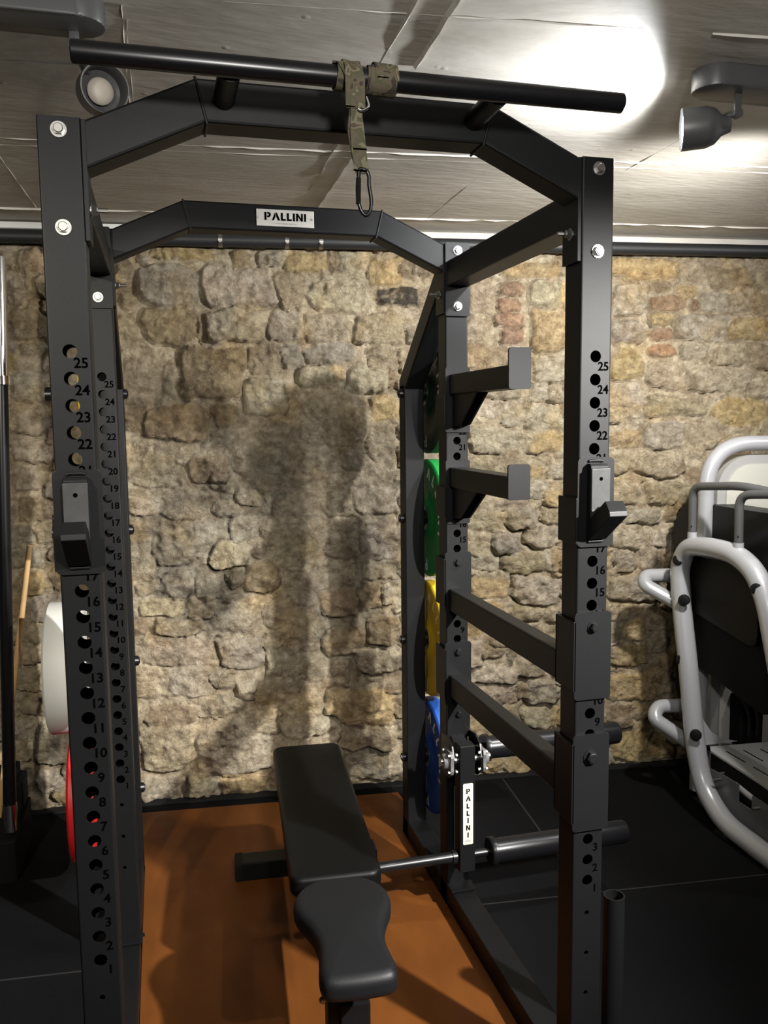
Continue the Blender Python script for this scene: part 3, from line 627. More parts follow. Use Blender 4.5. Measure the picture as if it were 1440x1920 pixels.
for x in (0, WR):
    upright('storage_upright', x, YS, ZS-.02, [], None)
    bm = bmesh.new(); beam_path(bm, [(x, YS+.0375, 1.185), (x, YS+.0375, 1.20), (x, .925, 1.555), (x, .925, 1.56)], .075, .075, (1, 0, 0)); obj('storage_brace', bm, M['black'], rack)
    bm = bmesh.new(); box(bm, x-.0375, x+.0375, .0, YS+.075, -.578, -.503, .003); obj('base_beam', bm, M['black'], rack)
    # top side beam with its end plates
    bm = bmesh.new(); box(bm, x-.0375, x+.0375, .0755, DR-.0082, 1.483, 1.558, .004)
    box(bm, x-.0375, x+.0375, .0755, .083, 1.43, 1.60, .001); 
    obj('side_beam', bm, M['black'], rack)
# arched crossbeams
def arch(y, nm='crossbeam'):
    bm = bmesh.new()
    xs = [.050, .252, .825, WR-.050]; h = .078
    beam_path(bm, [(.046, y+.0375, 1.5715), (.252, y+.0375, 1.6640), (.825, y+.0375, 1.6640), (WR-.046, y+.0375, 1.5715)], .075, h, (0, 1, 0), True)
    o = obj(nm, bm, M['black'], rack)
    for x0, sx in ((.0378, 1), (WR-.0378, -1)):
        bm = bmesh.new(); a, b = sorted((x0, x0+sx*.008)); box(bm, a, b, y+.002, y+.073, 1.40, 1.614, .001); obj('flange', bm, M['black'], o)
    for x, s_ in ((.252, 1), (.825, -1)):
        bm = bmesh.new(); a = V((x-s_*.010, y-.0005, 1.7045)); b = V((x+s_*.010, y-.0005, 1.6235)); tube(bm, [a, (a+b)/2, b, b+V((0, .0755, 0))], .0028, 8)
        obj('weld_bead', bm, M['black'], o, True)
    return o
af = arch(0); ar = arch(DR)
for (x, y) in ((0, 0), (WR, 0), (0, DR), (WR, DR)):
    for z in (1.5921, 1.4215):
        bolt(rack, (x, y-.0008 if y == 0 else y-.0095, z), (0, -1, 0), .0105, .008)
    s_ = 1 if x == 0 else -1
    bolt(rack, (x+s_*.046, y+.035, 1.462), (s_, 0, 0), .0095, .009, stud=.022)
# front plates at the top of the rear uprights
for x in (0, WR):
    bm = bmesh.new(); prism(bm, rrect(.080, .225, .006, cx=x, cy=1.504), (0, DR-.008, 0), (1, 0, 0), (0, 0, 1), (0, .0075, 0)); obj('mounting_plate', bm, M['black'], rack)
# pull-up bar and stubs
bm = bmesh.new(); a, b = V((.038, -.15, 1.669)), V((1.04, -.15, 1.669))
lathe(bm, a, b-a, [(0, 0), (0, .016), (.002, .0185), (1.0, .0185), (1.002, .016), (1.002, 0)], 32); pb = obj('pull_up_bar', bm, M['blackgloss'], rack, True)
for x in (.295, .792):
    bm = bmesh.new(); tube(bm, [(x, 0, 1.668), (x, -.135, 1.669)], .020, 24); obj('bar_stub', bm, M['black'], pb, True)
# badge
bd = bmesh.new(); box(bd, .452, .623, DR-.003, DR, 1.6405, 1.6885, .0006); bo = obj('name_plate', bd, M['plateal'], rack, label='silver name plate with black lettering')
bm = bmesh.new(); word(bm, 'PALLINI', (.5375, DR-.0036, 1.6685), (1, 0, 0), (0, 0, 1), .0225, .13, 1.15); obj('lettering', bm, M['ink'], bo)
bm = bmesh.new(); [poly_face(bm, [(.504+.0048*i, DR-.0036, 1.647), (.504+.0048*i+(.0036 if i % 4 else .002), DR-.0036, 1.647), (.504+.0048*i+(.0036 if i % 4 else .002), DR-.0036, 1.650), (.504+.0048*i, DR-.0036, 1.650)]) for i in range(14)]; obj('small_print', bm, M['greyink'], bo)
for x in (.459, .616):
    bm = bmesh.new(); cyl(bm, (x, DR-.003, 1.6645), (x, DR-.0045, 1.6645), .003, n=12); obj('rivet', bm, M['chrome'], bo, True)
# storage pegs
for x, s_ in ((0, -1), (WR, 1)):
    for z in (1.167, .695, .2225, -.250):
        bm = bmesh.new(); c = V((x, YS+.0375, z))
        cyl(bm, c+V((s_*.038, 0, 0)), c+V((s_*.215, 0, 0)), .0245, n=28)
        cyl(bm, c+V((s_*.0375, 0, 0)), c+V((s_*.044, 0, 0)), .035, n=28)
        pg = obj('storage_peg', bm, M['blackgloss'], rack, True)
        bm = bmesh.new(); cyl(bm, c+V((-s_*.0375, 0, 0)), c+V((-s_*.050, 0, 0)), .019, .016, n=20); cyl(bm, c+V((-s_*.050, 0, 0)), c+V((-s_*.053, 0, 0)), .011, n=6); obj('peg_bolt', bm, M['blackgloss'], pg, True)
# tabs and bolts at the feet of the rear uprights
for x, s_ in ((0, 1), (WR, -1)):
    bm = bmesh.new(); box(bm, x+(-.03 if x else -.03), x+.05, DR-.012, DR-.004, -.505, -.497, .001); box(bm, x-.04, x+.045, DR-.055, DR, -.500, -.494, .001)
    obj('foot_tab', bm, M['black'], rack)
    bolt(rack, (x+.012, DR-.055, -.515), (0, -1, 0), .009, .008, stud=.008)
# bar holder tube beside the front right upright
bm = bmesh.new(); cyl(bm, (1.205, .10, -.572), (1.205, .10, -.115), .026, n=28, hole=.0225)
bh = obj('bar_holder_tube', bm, M['black'], rack, True)
bm = bmesh.new(); box(bm, 1.1, 1.26, .045, .155, -.579, -.571, .001); box(bm, 1.11, 1.182, .085, .115, -.54, -.50, .002); obj('holder_base', bm, M['black'], bh)

# ---------------------------------------------------------------- J-cups
def jcup(xc, label):
    t = thing('j_cup', label, 'barbell hook', (xc, 0, .78), 'barbell hooks on the front uprights')
    bm = bmesh.new(); prism(bm, rrect(.088, .198, .010, cx=xc+.002, cy=.8825), (0, -.007, 0), (1, 0, 0), (0, 0, 1), (0, .006, 0), .001)
    box(bm, xc-.0455, xc-.040, -.007, .080, .79, .893, .0025); obj('mounting_plate', bm, M['black'], t)
    bm = bmesh.new(); w = .042
    # J shaped arm, side profile in (y,z)
    P = [(-.007, .800), (-.020, .802), (-.108, .862), (-.106, .872), (-.088, .893), (-.030, .853), (-.026, .860), (-.026, .962), (-.022, .968), (-.007, .968)]
    prism(bm, P, (xc-w/2, 0, 0), (0, 1, 0), (0, 0, 1), (w, 0, 0), .0012); arm = obj('hook', bm, M['black'], t)
    bm = bmesh.new()
    P = [(-.026, .958), (-.033, .958), (-.033, .868), (-.038, .8635), (-.060, .8785), (-.058, .8735), (-.030, .851), (-.026, .858)]
    prism(bm, P, (xc-w/2-.001, 0, 0), (0, 1, 0), (0, 0, 1), (w+.002, 0, 0), .0008); ln = obj('plastic_liner', bm, M['uhmw'], t, label='worn grey plastic liner')
    bm = bmesh.new(); cyl(bm, (xc, -.033, .936), (xc, -.0335, .936), .0042, n=16); obj('liner_screw', bm, M['ink'], ln)
    bm = bmesh.new(); tube(bm, [(xc-.017, -.009, .973), (xc-.01, -.0095, .9745), (xc+.01, -.0095, .9745), (xc+.017, -.009, .973)], .0035, 8); obj('weld_bead', bm, M['black'], t, True)
    bm = bmesh.new(); tube(bm, [(xc-.017, -.009, .797), (xc+.017, -.009, .797)], .004, 8); obj('weld_bead', bm, M['black'], t, True)
jcup(0, 'black barbell hook with worn liner on the front left upright')
jcup(WR, 'black barbell hook with worn liner on the front right upright')

# ---------------------------------------------------------------- spotter arms on the rear right upright
def spotter(z0, zt, label):
    x0, x1 = 1.045, 1.105; xm = WR
    t = thing('spotter_arm', label, 'spotter arm', (xm, DR, z0-.11), 'spotter arms on the rear right upright')
    bm = bmesh.new(); box(bm, x0, x1, .406, DR-.008, z0, z0+.062, .004); obj('arm', bm, M['black'], t)
    bm = bmesh.new(); prism(bm, rrect(.063, zt-z0+.004, .007, cx=xm, cy=(zt+z0)/2), (0, .398, 0), (1, 0, 0), (0, 0, 1), (0, .008, 0), .001); obj('end_plate', bm, M['black'], t)
    bm = bmesh.new(); prism(bm, rrect(.082, .205, .004, cx=xm, cy=z0-.018), (0, DR-.008, 0), (1, 0, 0), (0, 0, 1), (0, .0072, 0), .001)
    box(bm, xm-.0455, xm-.0385, DR-.008, DR+.08, z0-.10, z0+.0, .002); obj('bracket', bm, M['black'], t)
    for dx in (-.016, .016):
        bm = bmesh.new(); prism(bm, [(DR-.008, z0), (DR-.008, z0-.105), (.812, z0-.095), (.665, z0)], (xm+dx-.003, 0, 0), (0, 1, 0), (0, 0, 1), (.006, 0, 0)); obj('gusset', bm, M['black'], t)
spotter(1.147, 1.252, 'upper black spotter arm jutting from the rear right upright toward the camera')
spotter(.853, .945, 'lower black spotter arm jutting from the rear right upright toward the camera')

# ---------------------------------------------------------------- safety bars on the right side
def safety(zf, zb, pf, pb, bf, bbs, label):
    t = thing('safety_bar', label, 'safety bar', (WR, .48, min(zf, zb)-.1), 'safety bars between the right uprights')
    bm = bmesh.new(); beam_path(bm, [(1.067, .083, zf-.036), (1.067, DR-.008, zb-.036)], .048, .072, (1, 0, 0)); obj('bar', bm, M['black'], t)
    for y, (a, b), bolts in ((0, pf, bf), (DR, pb, bbs)):
        bm = bmesh.new(); prism(bm, rrect(.090, b-a, .008, cx=WR+.001, cy=(a+b)/2), (0, y-.007, 0), (1, 0, 0), (0, 0, 1), (0, .0062, 0), .001)
        box(bm, WR-.047, WR-.040, y-.007, y+.083, a+.02, b-.02, .0015)
        if y == 0: box(bm, WR-.047, WR+.045, y+.0755, y+.083, a+.02, b-.02, .0015)
        pl = obj('end_bracket', bm, M['black'], t)
        for z, mt, r in bolts: bolt(pl, (WR+.001, y-.007, z), (0, -1, 0), r, .009, mt)
safety(.522, .520, (.435, .636), (.441, .639), [(.602, 'black', .0105)], [(.606, 'black', .012)], 'upper black safety bar between the two right uprights')
safety(.243, .232, (.124, .353), (.130, .340), [(.300, 'black', .0145)], [(.308, 'black', .012)], 'lower black safety bar between the two right uprights')

# ---------------------------------------------------------------- roller attachment at the rear right upright
ro = thing('leg_roller_attachment', 'black swinging roller attachment with bearings and cream name sticker at rear right upright', 'leg roller', (1.066, .79, -.37))
bm = bmesh.new(); prism(bm, rrect(.078, .12, .006, cx=WR, cy=.078), (0, DR-.0145, 0), (1, 0, 0), (0, 0, 1), (0, .0065, 0), .001)
prism(bm, [(DR-.008, .03), (DR-.008, -.10), (.84, -.09), (.79, -.05), (.79, .0), (.84, .02)], (1.045, 0, 0), (0, 1, 0), (0, 0, 1), (.045, 0, 0), .003)
obj('mounting_bracket', bm, M['black'], ro); bolt(ro, (WR, DR-.0145, .10), (0, -1, 0), .011, .008, 'black')
for x in (1.018, 1.112):
    bm = bmesh.new(); prism(bm, [(.875, .04), (.875, -.09), (.80, -.085), (.762, -.055), (.757, -.01), (.775, .03), (.82, .05)], (x-.003, 0, 0), (0, 1, 0), (0, 0, 1), (.006, 0, 0), .001); obj('side_plate', bm, M['blackgloss'], ro)
for x, s_ in ((1.015, -1), (1.115, 1)):
    c = V((x, .79, -.022)); bm = bmesh.new()
    P = []
    for k in range(24):
        a = 2*PI*k/24; rr = .036+.012*abs(math.cos(2*(a-PI/4)))**3*1.0; P.append((rr*math.cos(a), rr*math.sin(a)))
    prism(bm, P, c, (0, 1, 0), (0, 0, 1), (s_*.010, 0, 0), .001)
    cyl(bm, c+V((s_*.010, 0, 0)), c+V((s_*.026, 0, 0)), .028, .023, n=28)
    bg = obj('flange_bearing', bm, M['gunmetal'], ro, label='grey metal flange bearing')
    bm = bmesh.new(); cyl(bm, c+V((s_*.018, 0, 0)), c+V((s_*.034, 0, 0)), .015, .014, n=24); obj('bearing_hub', bm, M['chrome'], bg, True)
    for a in (45, 135, 225, 315):
        q = c+V((s_*.010, .039*math.cos(math.radians(a)), .039*math.sin(math.radians(a)))); bolt(bg, q, (s_, 0, 0), .0055, .004)
        bolt(bg, q-V((s_*.018, 0, 0)), (-s_, 0, 0), .0055, .004)
bm = bmesh.new(); cyl(bm, (1.0, .79, -.022), (1.13, .79, -.022), .011, n=20); obj('axle', bm, M['zinc'], ro, True)
bm = bmesh.new(); box(bm, 1.040, 1.092, .766, .816, -.395, .030, .003); arm = obj('swing_arm', bm, M['black'], ro)
bm = bmesh.new(); prism(bm, rrect(.034, .205, .004, cx=1.067, cy=-.197), (0, .7645, 0), (1, 0, 0), (0, 0, 1), (0, .0015, 0)); sk = obj('name_sticker', bm, M['sticker'], arm, label='cream sticker reading PALLINI downward')
bm = bmesh.new(); column_word(bm, 'PALLINI', (1.067, .7638, -.1935), (1, 0, 0), (0, 0, 1), .0175, .0245)
obj('lettering', bm, M['ink'], sk)
bm = bmesh.new(); prism(bm, [(.010*math.cos(2*PI*k/16)+1.067, .0045*math.sin(2*PI*k/16)-.287) for k in range(16)], (0, .7642, 0), (1, 0, 0), (0, 0, 1), (0, .0003, 0)); obj('sticker_mark', bm, M['greyink'], sk)
# lower bar with its roller, upper roller
lo = V((.66, .79, -.349)); hi = V((1.14, .79, -.349))
bm = bmesh.new(); cyl(bm, lo, V((1.035, .79, -.349)), .0175, n=24); cyl(bm, V((1.02, .79, -.349)), V((1.035, .79, -.349)), .022, n=24); cyl(bm, (1.092, .79, -.349), (1.15, .79, -.349), .0125, n=20); obj('cross_rod', bm, M['blackgloss'], ro, True)
def roller(x0, x1, y, z, nm='roller'):
    bm = bmesh.new(); lathe(bm, (x0, y, z), (1, 0, 0), [(0, 0), (0, .043), (.004, .046), (.018, .046), (.022, .0385), (x1-x0-.006, .0385), (x1-x0, .035), (x1-x0, .024), (x1-x0-.002, .022), (x1-x0-.002, 0)], 40)
    return obj(nm, bm, M['blackgloss'], ro, True)
roller(1.150, 1.650, .79, -.349)
roller(1.178, 1.690, .92, -.048)
bm = bmesh.new(); cyl(bm, (1.1125, .92, -.048), (1.18, .92, -.048), .018, n=20); obj('stub', bm, M['black'], ro, True)
# ---------------------------------------------------------------- weight plates on the storage pegs
def plate(x0, x1, y, z, R, key, label, txt=None, face=-1, name='bumper_plate'):
    """axis along x; seated on a peg of radius .0245"""
    t = thing(name, label, 'weight plate', ((x0+x1)/2, y, z-R), 'weight plates on the rack')
    th = x1-x0; k = R/.225
    prof = [(0, .026), (0, .070*k), (.004, .078*k), (.006, .082*k), (.006, .150*k), (.003, .155*k), (.0, .160*k), (.0, .212*k), (.002, .220*k), (.008, R),
            (th-.008, R), (th-.002, .220*k), (th, .212*k), (th, .160*k), (th-.003, .155*k), (th-.006, .150*k), (th-.006, .082*k), (th-.004, .078*k), (th, .070*k), (th, .026)]
    bm = bmesh.new(); lathe(bm, (x0, y, z), (1, 0, 0), prof, 72, closed=True); obj('disc', bm, M[key], t, True)
    bm = bmesh.new()
    lathe(bm, (x0-.0008, y, z), (1, 0, 0), [(0, .0255), (0, .045), (th+.0016, .045), (th+.0016, .0255)], 40, closed=True); obj('steel_insert', bm, M['zinc'], t, True)
    if txt:
        xx = x0-.0006
        for am in (42, 222):
            bm = bmesh.new(); arc_word(bm, 'PALLINI', (xx, y, z), (0, -1, 0), (0, 0, 1), .180*k, .042*k, math.radians(am), .75, 1)
            obj('lettering', bm, M['yellowink' if key == 'p_yellow' else 'whiteink'], t)
YP = YS+.0375
def seat(r): return .0015     # the hole is slightly wider than the peg
plate(1.1135+.012, 1.1835, YP, 1.167-seat(0), .225, 'p_dark', 'dark bumper plate, topmost of the stack of plates on the right', 'PALLINI')
plate(1.1135+.012, 1.1835, YP, .695-seat(0), .225, 'p_green', 'green bumper plate, second from the top on the right', 'PALLINI')
plate(1.1135+.012, 1.1835, YP, .2225-seat(0), .225, 'p_yellow', 'large yellow bumper plate, third from the top on the right', 'PALLINI')
plate(1.1135+.012, 1.1835, YP, -.250-seat(0), .225, 'p_blue', 'blue bumper plate, lowest of the stack on the right', 'PALLINI')
plate(-.248, -.125, YP, .2225-seat(0), .228, 'p_white', 'thick pale grey bumper plate on the left side of the rack')
plate(-.196, -.125, YP, -.250-seat(0), .225, 'p_red', 'red bumper plate low on the left side of the rack')
plate(-.106, -.082, YP, 1.167-seat(0), .098, 'p_yellow', 'small yellow plate seen through holes of the front left upright', name='small_plate')

# ---------------------------------------------------------------- camouflage strap with carabiner
st = thing('hanging_strap', 'camouflage webbing strap looped over the pull-up bar with a carabiner', 'strap', (.53, -.15, 1.43))
def ribbon(bm, pts, wdir, w, th=.0022):
    """flat webbing along pts, width along wdir (per point or constant)"""
    n = len(pts); rings = []
    for i, p in enumerate(pts):
        p = V(p); d = (V(pts[min(i+1, n-1)])-V(pts[max(i-1, 0)])).normalized(); wd = V(wdir[i] if isinstance(wdir, list) else wdir); wd = (wd-d*wd.dot(d)).normalized(); nn = d.cross(wd)
        ww = w[i] if isinstance(w, list) else w
        rings.append([bm.verts.new(p+wd*a*ww/2+nn*b*th/2) for a, b in ((-1, -1), (1, -1), (1, 1), (-1, 1))])
    for a, b in zip(rings, rings[1:]):
        for i in range(4): bm.faces.new((a[i], a[(i+1) % 4], b[(i+1) % 4], b[i]))
    bm.faces.new(rings[0][::-1]); bm.faces.new(rings[-1])
bc = V((0, -.15, 1.669))
def loop(x, r, x2=None, turns=1.0, a0=90, k=36):
    P = []
    for i in range(int(k*turns)+1):
        a = math.radians(a0-360*i/k); f = i/(k*turns); xx = x+((x2-x)*f if x2 is not None else 0)
        P.append(bc+V((xx, r*math.cos(a), r*math.sin(a))))
    return P
bm = bmesh.new()
ribbon(bm, loop(.546, .0215, .556, 1.0), (1, 0, .0), .044); ribbon(bm, loop(.538, .0245, .562, 1.0, 60), (1, 0, .1), .036); ribbon(bm, loop(.565, .0262, .562, 1.0, 200), (1, 0, -.05), .042)
obj('wrapped_webbing', bm, M['camo'], st, True)
bm = bmesh.new()
ribbon(bm, loop(.491, .0225, .497, 1.0), (1, 0, 0), .038)
front = [(.493, -.150, 1.6935), (.497, -.168, 1.688), (.502, -.1765, 1.672), (.507, -.178, 1.655), (.508, -.172, 1.630), (.509, -.168, 1.612)]
ribbon(bm, front, (1, 0, 0), [.044, .042, .036, .033, .033, .034])
ribbon(bm, [(.497, -.150, 1.6945), (.496, -.166, 1.690), (.497, -.1785, 1.675), (.497, -.180, 1.650), (.498, -.176, 1.612)], (1, .25, 0), .020)
obj('bar_loop', bm, M['camo'], st, True)
bm = bmesh.new(); ribbon(bm, [(.510, -.166, 1.616), (.511, -.162, 1.60), (.5125, -.160, 1.575), (.516, -.158, 1.54), (.520, -.157, 1.515), (.523, -.156, 1.505)], [(1, .25, 0), (1, .2, 0), (1, .1, 0), (1, 0, 0), (1, -.05, 0), (1, -.05, 0)], [.022, .023, .026, .027, .025, .024])
ribbon(bm, [(.507, -.158, 1.612), (.505, -.152, 1.575), (.512, -.150, 1.535), (.520, -.153, 1.505)], (1, .4, 0), .018)
hp = obj('hanging_webbing', bm, M['camo'], st, True)
bm = bmesh.new()
for z in (1.5455, 1.509):
    box(bm, .517-.0125, .517+.0125, -.1605-.001, -.1595, z-.0011, z+.0011); obj('stitching', bm, M['ink'], st); bm = bmesh.new()
box(bm, .546, .567, -.1770, -.1760, 1.663, 1.6652); obj('stitching', bm, M['ink'], st)
bm = bmesh.new(); tube(bm, bez([(.528, -.168, 1.632), (.533, -.170, 1.615), (.520, -.170, 1.607), (.512, -.170, 1.610)], .01), .0022, 10); obj('wire_ring', bm, M['chrome'], st, True)
# carabiner: pear shaped ring, gate on the left
C = [(.5150, 1.500), (.5165, 1.5115), (.5260, 1.5115), (.5335, 1.503), (.5340, 1.485), (.5375, 1.462), (.5365, 1.444), (.5285, 1.433), (.5205, 1.4385), (.5155, 1.450), (.5130, 1.466), (.5130, 1.485)]
P = []
for i in range(len(C)):
    a, b, c, d = [V((C[(i+j) % len(C)][0], -.156, C[(i+j) % len(C)][1])) for j in (-1, 0, 1, 2)]
    for t in range(5):
        u = t/5; P.append(.5*((2*b)+(-a+c)*u+(2*a-5*b+4*c-d)*u*u+(-a+3*b-3*c+d)*u**3))
bm = bmesh.new(); tube(bm, P, .0036, 12, closed=True); cb = obj('carabiner', bm, M['blackgloss'], st, True, label='glossy black carabiner')
bm = bmesh.new(); cyl(bm, (.5145, -.157, 1.497), (.5135, -.157, 1.452), .0044, n=14); obj('gate', bm, M['blackmatt'], cb, True)

# ---------------------------------------------------------------- adjustable bench
be = thing('adjustable_bench', 'black padded adjustable bench lying flat on the platform inside the rack', 'bench', (.58, .75, -.574))
BA = math.atan(.078)     # the bench stands slightly askew
def BM(y0=.45, x0=.5725): return Matrix.Translation((x0, y0, 0)) @ Matrix.Rotation(-BA, 4, 'Z')
def cushion(outline, z0, z1, rnd, mtx, mt, nm, crown=.006, label=None):
    """upholstered pad: outline ccw in (x,y), rounded top and bottom edges"""
    n = len(outline); cx = sum(p[0] for p in outline)/n; cy = sum(p[1] for p in outline)/n
    bm = bmesh.new(); rings = []
    nor = []
    for i in range(n):
        a = V((*outline[i-1], 0)); b = V((*outline[(i+1) % n], 0)); t = (b-a).normalized(); nor.append(V((t.y, -t.x, 0)))
    def ring(ins, z): return [bm.verts.new(V((outline[i][0], outline[i][1], z))-nor[i]*ins) for i in range(n)]
    K = 6
    for k in range(K+1):
        a = PI/2*k/K; rings.append(ring(rnd*(1-math.sin(a)), z0+rnd*(1-math.cos(a))))
    for k in range(K+1):
        a = PI/2*k/K; rings.append(ring(rnd*(1-math.cos(a)), z1-rnd*(1-math.sin(a))))
    for f, dz in ((.75, .4), (.4, .8), (.12, 1)):
        rings.append([bm.verts.new((cx+(v.co.x-cx)*f, cy+(v.co.y-cy)*f, z1+crown*dz)) for v in rings[2*K+1]])
    for a, b in zip(rings, rings[1:]):
        for i in range(n): bm.faces.new((a[i], a[(i+1) % n], b[(i+1) % n], b[i]))
    bm.faces.new(rings[0][::-1]); bm.faces.new(rings[-1])
    bmesh.ops.transform(bm, matrix=mtx, verts=bm.verts)
    return obj(nm, bm, mt, be, True, label)
back = [(x, y) for x, y in rrect(.252, .955, .035, 8, 0, .4775)]
cushion(back, -.215, -.157, .014, BM(), M['pad'], 'back_pad', .002)
half = [(.050, -.015), (.085, -.035), (.112, -.07), (.124, -.115), (.118, -.160), (.100, -.205), (.086, -.250), (.080, -.300), (.084, -.350), (.088, -.395), (.082, -.425), (.058, -.438), (.0, -.442)]
def smooth_half(h):
    out = []
    for i in range(len(h)-1):
        a = V(h[max(i-1, 0)]+(0,)); b = V(h[i]+(0,)); c = V(h[i+1]+(0,)); d = V(h[min(i+2, len(h)-1)]+(0,))
        for t in range(4):
            u = t/4; p = .5*((2*b)+(-a+c)*u+(2*a-5*b+4*c-d)*u*u+(-a+3*b-3*c+d)*u**3); out.append((p.x, p.y))
    return out
hs = smooth_half(half); seatp = [(-x, y) for x, y in hs[::-1]]+hs; 
seatp = seatp[::-1]
if sum(seatp[i-1][0]*seatp[i][1]-seatp[i][0]*seatp[i-1][1] for i in range(len(seatp))) < 0: seatp = seatp[::-1]
cushion(seatp, -.20, -.138, .024, BM(.435, .567), M['padgrey'], 'seat_pad', .004)
def bpart(nm, f, mt='black', smooth=False, label=None, parent=be):
    bm = bmesh.new(); f(bm); bmesh.ops.transform(bm, matrix=BM(), verts=bm.verts); return obj(nm, bm, M[mt], parent, smooth, label)
bpart('spine', lambda b: box(b, -.035, .035, -.33, .80, -.36, -.29, .004))
for q in (-.045, .045): bpart('back_support', lambda b: box(b, q-.015, q+.015, .05, .80, -.245, -.214, .003))
bpart('cross_tube', lambda b: box(b, -.06, .06, .30, .34, -.29, -.243, .003))
bpart('rear_leg', lambda b: tube(b, [(0, .74, -.31), (0, .80, -.52)], .035, 4))
ff = bpart('rear_foot', lambda b: box(b, -.275, .235, .76, .84, -.574, -.508, .004))
for x in (-.275, .215): bpart('foot_cap', lambda b: (box(b, x-.004, x+.024, .757, .843, -.574, -.505, .006), [box(b, x+.002+.006*i, x+.005+.006*i, .753, .76, -.565, -.525) for i in range(3)]), 'rubber', parent=be)
bpart('front_post', lambda b: box(b, -.062, .018, -.30, -.22, -.565, -.20, .004))
bpart('front_foot', lambda b: box(b, -.22, .20, -.31, -.23, -.574, -.52, .004))
bpart('seat_bracket', lambda b: box(b, -.055, .045, -.36, -.20, -.212, -.197, .002))
for p in ((-.064, -.295, -.235), (-.075, -.30, -.29)): bolt(be, BM() @ V(p), (0, -1, 0), .007, .006)

# ---------------------------------------------------------------- things at the left edge
bb = thing('barbell', 'upright barbell with chrome sleeve at the left edge of the view', 'barbell', (-.427, 1.50, -.38))
bm = bmesh.new(); cyl(bm, (-.372, 1.52, 1.225), (-.360, 1.535, 1.640), .0245, n=28); obj('sleeve', bm, M['chrome'], bb, True)
bm = bmesh.new(); cyl(bm, (-.3725, 1.52, 1.205), (-.372, 1.52, 1.235), .036, n=28); obj('collar', bm, M['chrome'], bb, True)
bm = bmesh.new(); cyl(bm, (-.424, 1.50, -.30), (-.3725, 1.52, 1.207), .0225, n=20); obj('shaft', bm, M['blackgloss'], bb, True, label='black bar shaft')
bm = bmesh.new(); cyl(bm, (-.4255, 1.50, -.40), (-.424, 1.50, -.30), .0245, n=28); obj('lower_sleeve', bm, M['chrome'], bb, True)
bm = bmesh.new(); cyl(bm, (-.496, 1.665, -.419), (-.342, 1.74, .610), .0115, .0105, n=20)
tag(obj('wooden_dowel', bm, M['wood'], None, True), 'pale wooden dowel leaning against the black stand at the left edge, before the stone wall', 'stick')
hd = thing('bar_stand', 'black stepped bar stand on the floor in the lower left corner', 'stand', (-.50, 1.62, -.58))
bm = bmesh.new(); box(bm, -.80, -.405, 1.45, 1.83, -.58, -.42, .006); obj('base', bm, M['blackmatt'], hd)
bm = bmesh.new(); box(bm, -.62, -.412, 1.70, 1.83, -.42, -.305, .01); box(bm, -.60, -.436, 1.72, 1.83, -.305, -.275, .008); obj('upper_block', bm, M['blackmatt'], hd)
for x, z in ((-.475, -.25), (-.448, -.262)):
    bm = bmesh.new(); cyl(bm, (x, 1.80, -.30), (x, 1.80, z), .016, n=20); obj('socket', bm, M['blackmatt'], hd, True)

# ---------------------------------------------------------------- seated press machine on the right
mc = thing('press_machine', 'grey tubular seated weight machine with black pads at the right edge', 'gym machine', (2.45, 1.0, -.58))
XH = 2.253
hoop = [(XH, .52, -.535), (XH, .80, -.540), (XH, 1.06, -.530), (XH, 1.20, -.44), (XH, 1.262, -.26), (XH, 1.318, .03), (XH, 1.370, .25), (XH, 1.400, .44), (XH, 1.345, .535), (XH, 1.20, .552), (XH, 1.04, .548), (XH, .93, .50), (XH, .862, .40), (XH, .79, .18), (XH, .73, -.02), (XH, .66, -.3), (XH, .62, -.52)]
bm = bmesh.new(); tube(bm, bez(hoop, .08, 5), .040, 20); hp_ = obj('hoop_frame', bm, M['silver'], mc, True)
bm = bmesh.new(); box(bm, XH-.03, XH+.03, .70, .80, -.579, -.56, .004); obj('rubber_foot', bm, M['rubber'], mc, True)
bm = bmesh.new(); box(bm, XH-.03, XH+.03, 1.0, 1.08, -.579, -.56, .004); obj('rubber_foot', bm, M['rubber'], mc, True)
for y, z in ((1.388, .475), (1.340, .315+.0), (.905, .445), (1.345, .06), (1.235, -.225)):
    dx = .0 if (y, z) == (1.388, .475) else 0
    d = V((-.75, -.55, 0)).normalized(); c = V((XH, y, z))+d*.030; bm = bmesh.new(); cyl(bm, c, c+d*.013, .023, .022, n=24); cyl(bm, c+d*.013, c+d*.016, .022, .014, n=24); obj('bolt_cap', bm, M['padgrey'], mc, True)
# handles
def handle(pts):
    bm = bmesh.new(); tube(bm, bez(pts, .05), .0165, 16); g = obj('grab_handle', bm, M['lampgrey'], mc, True, label='black rubber grab handle')
    a = V(pts[0]); bm = bmesh.new(); cyl(bm, a-V((0, 0, .06)), a+V((0, 0, .003)), .019, n=20); obj('handle_socket', bm, M['silver'], g, True)
    bm = bmesh.new(); cyl(bm, a+V((-.012, -.012, .03)), a+V((-.014, -.014, .03)), .003, n=8); obj('set_screw', bm, M['chrome'], g, True)
handle([(XH, 1.317, .595), (XH, 1.322, .785), (XH+.03, 1.07, .805), (XH+.10, .90, .78), (XH+.30, .80, .74)])
handle([(XH, 1.029, .590), (XH, 1.034, .775), (XH+.05, .85, .79), (XH+.30, .74, .77)])
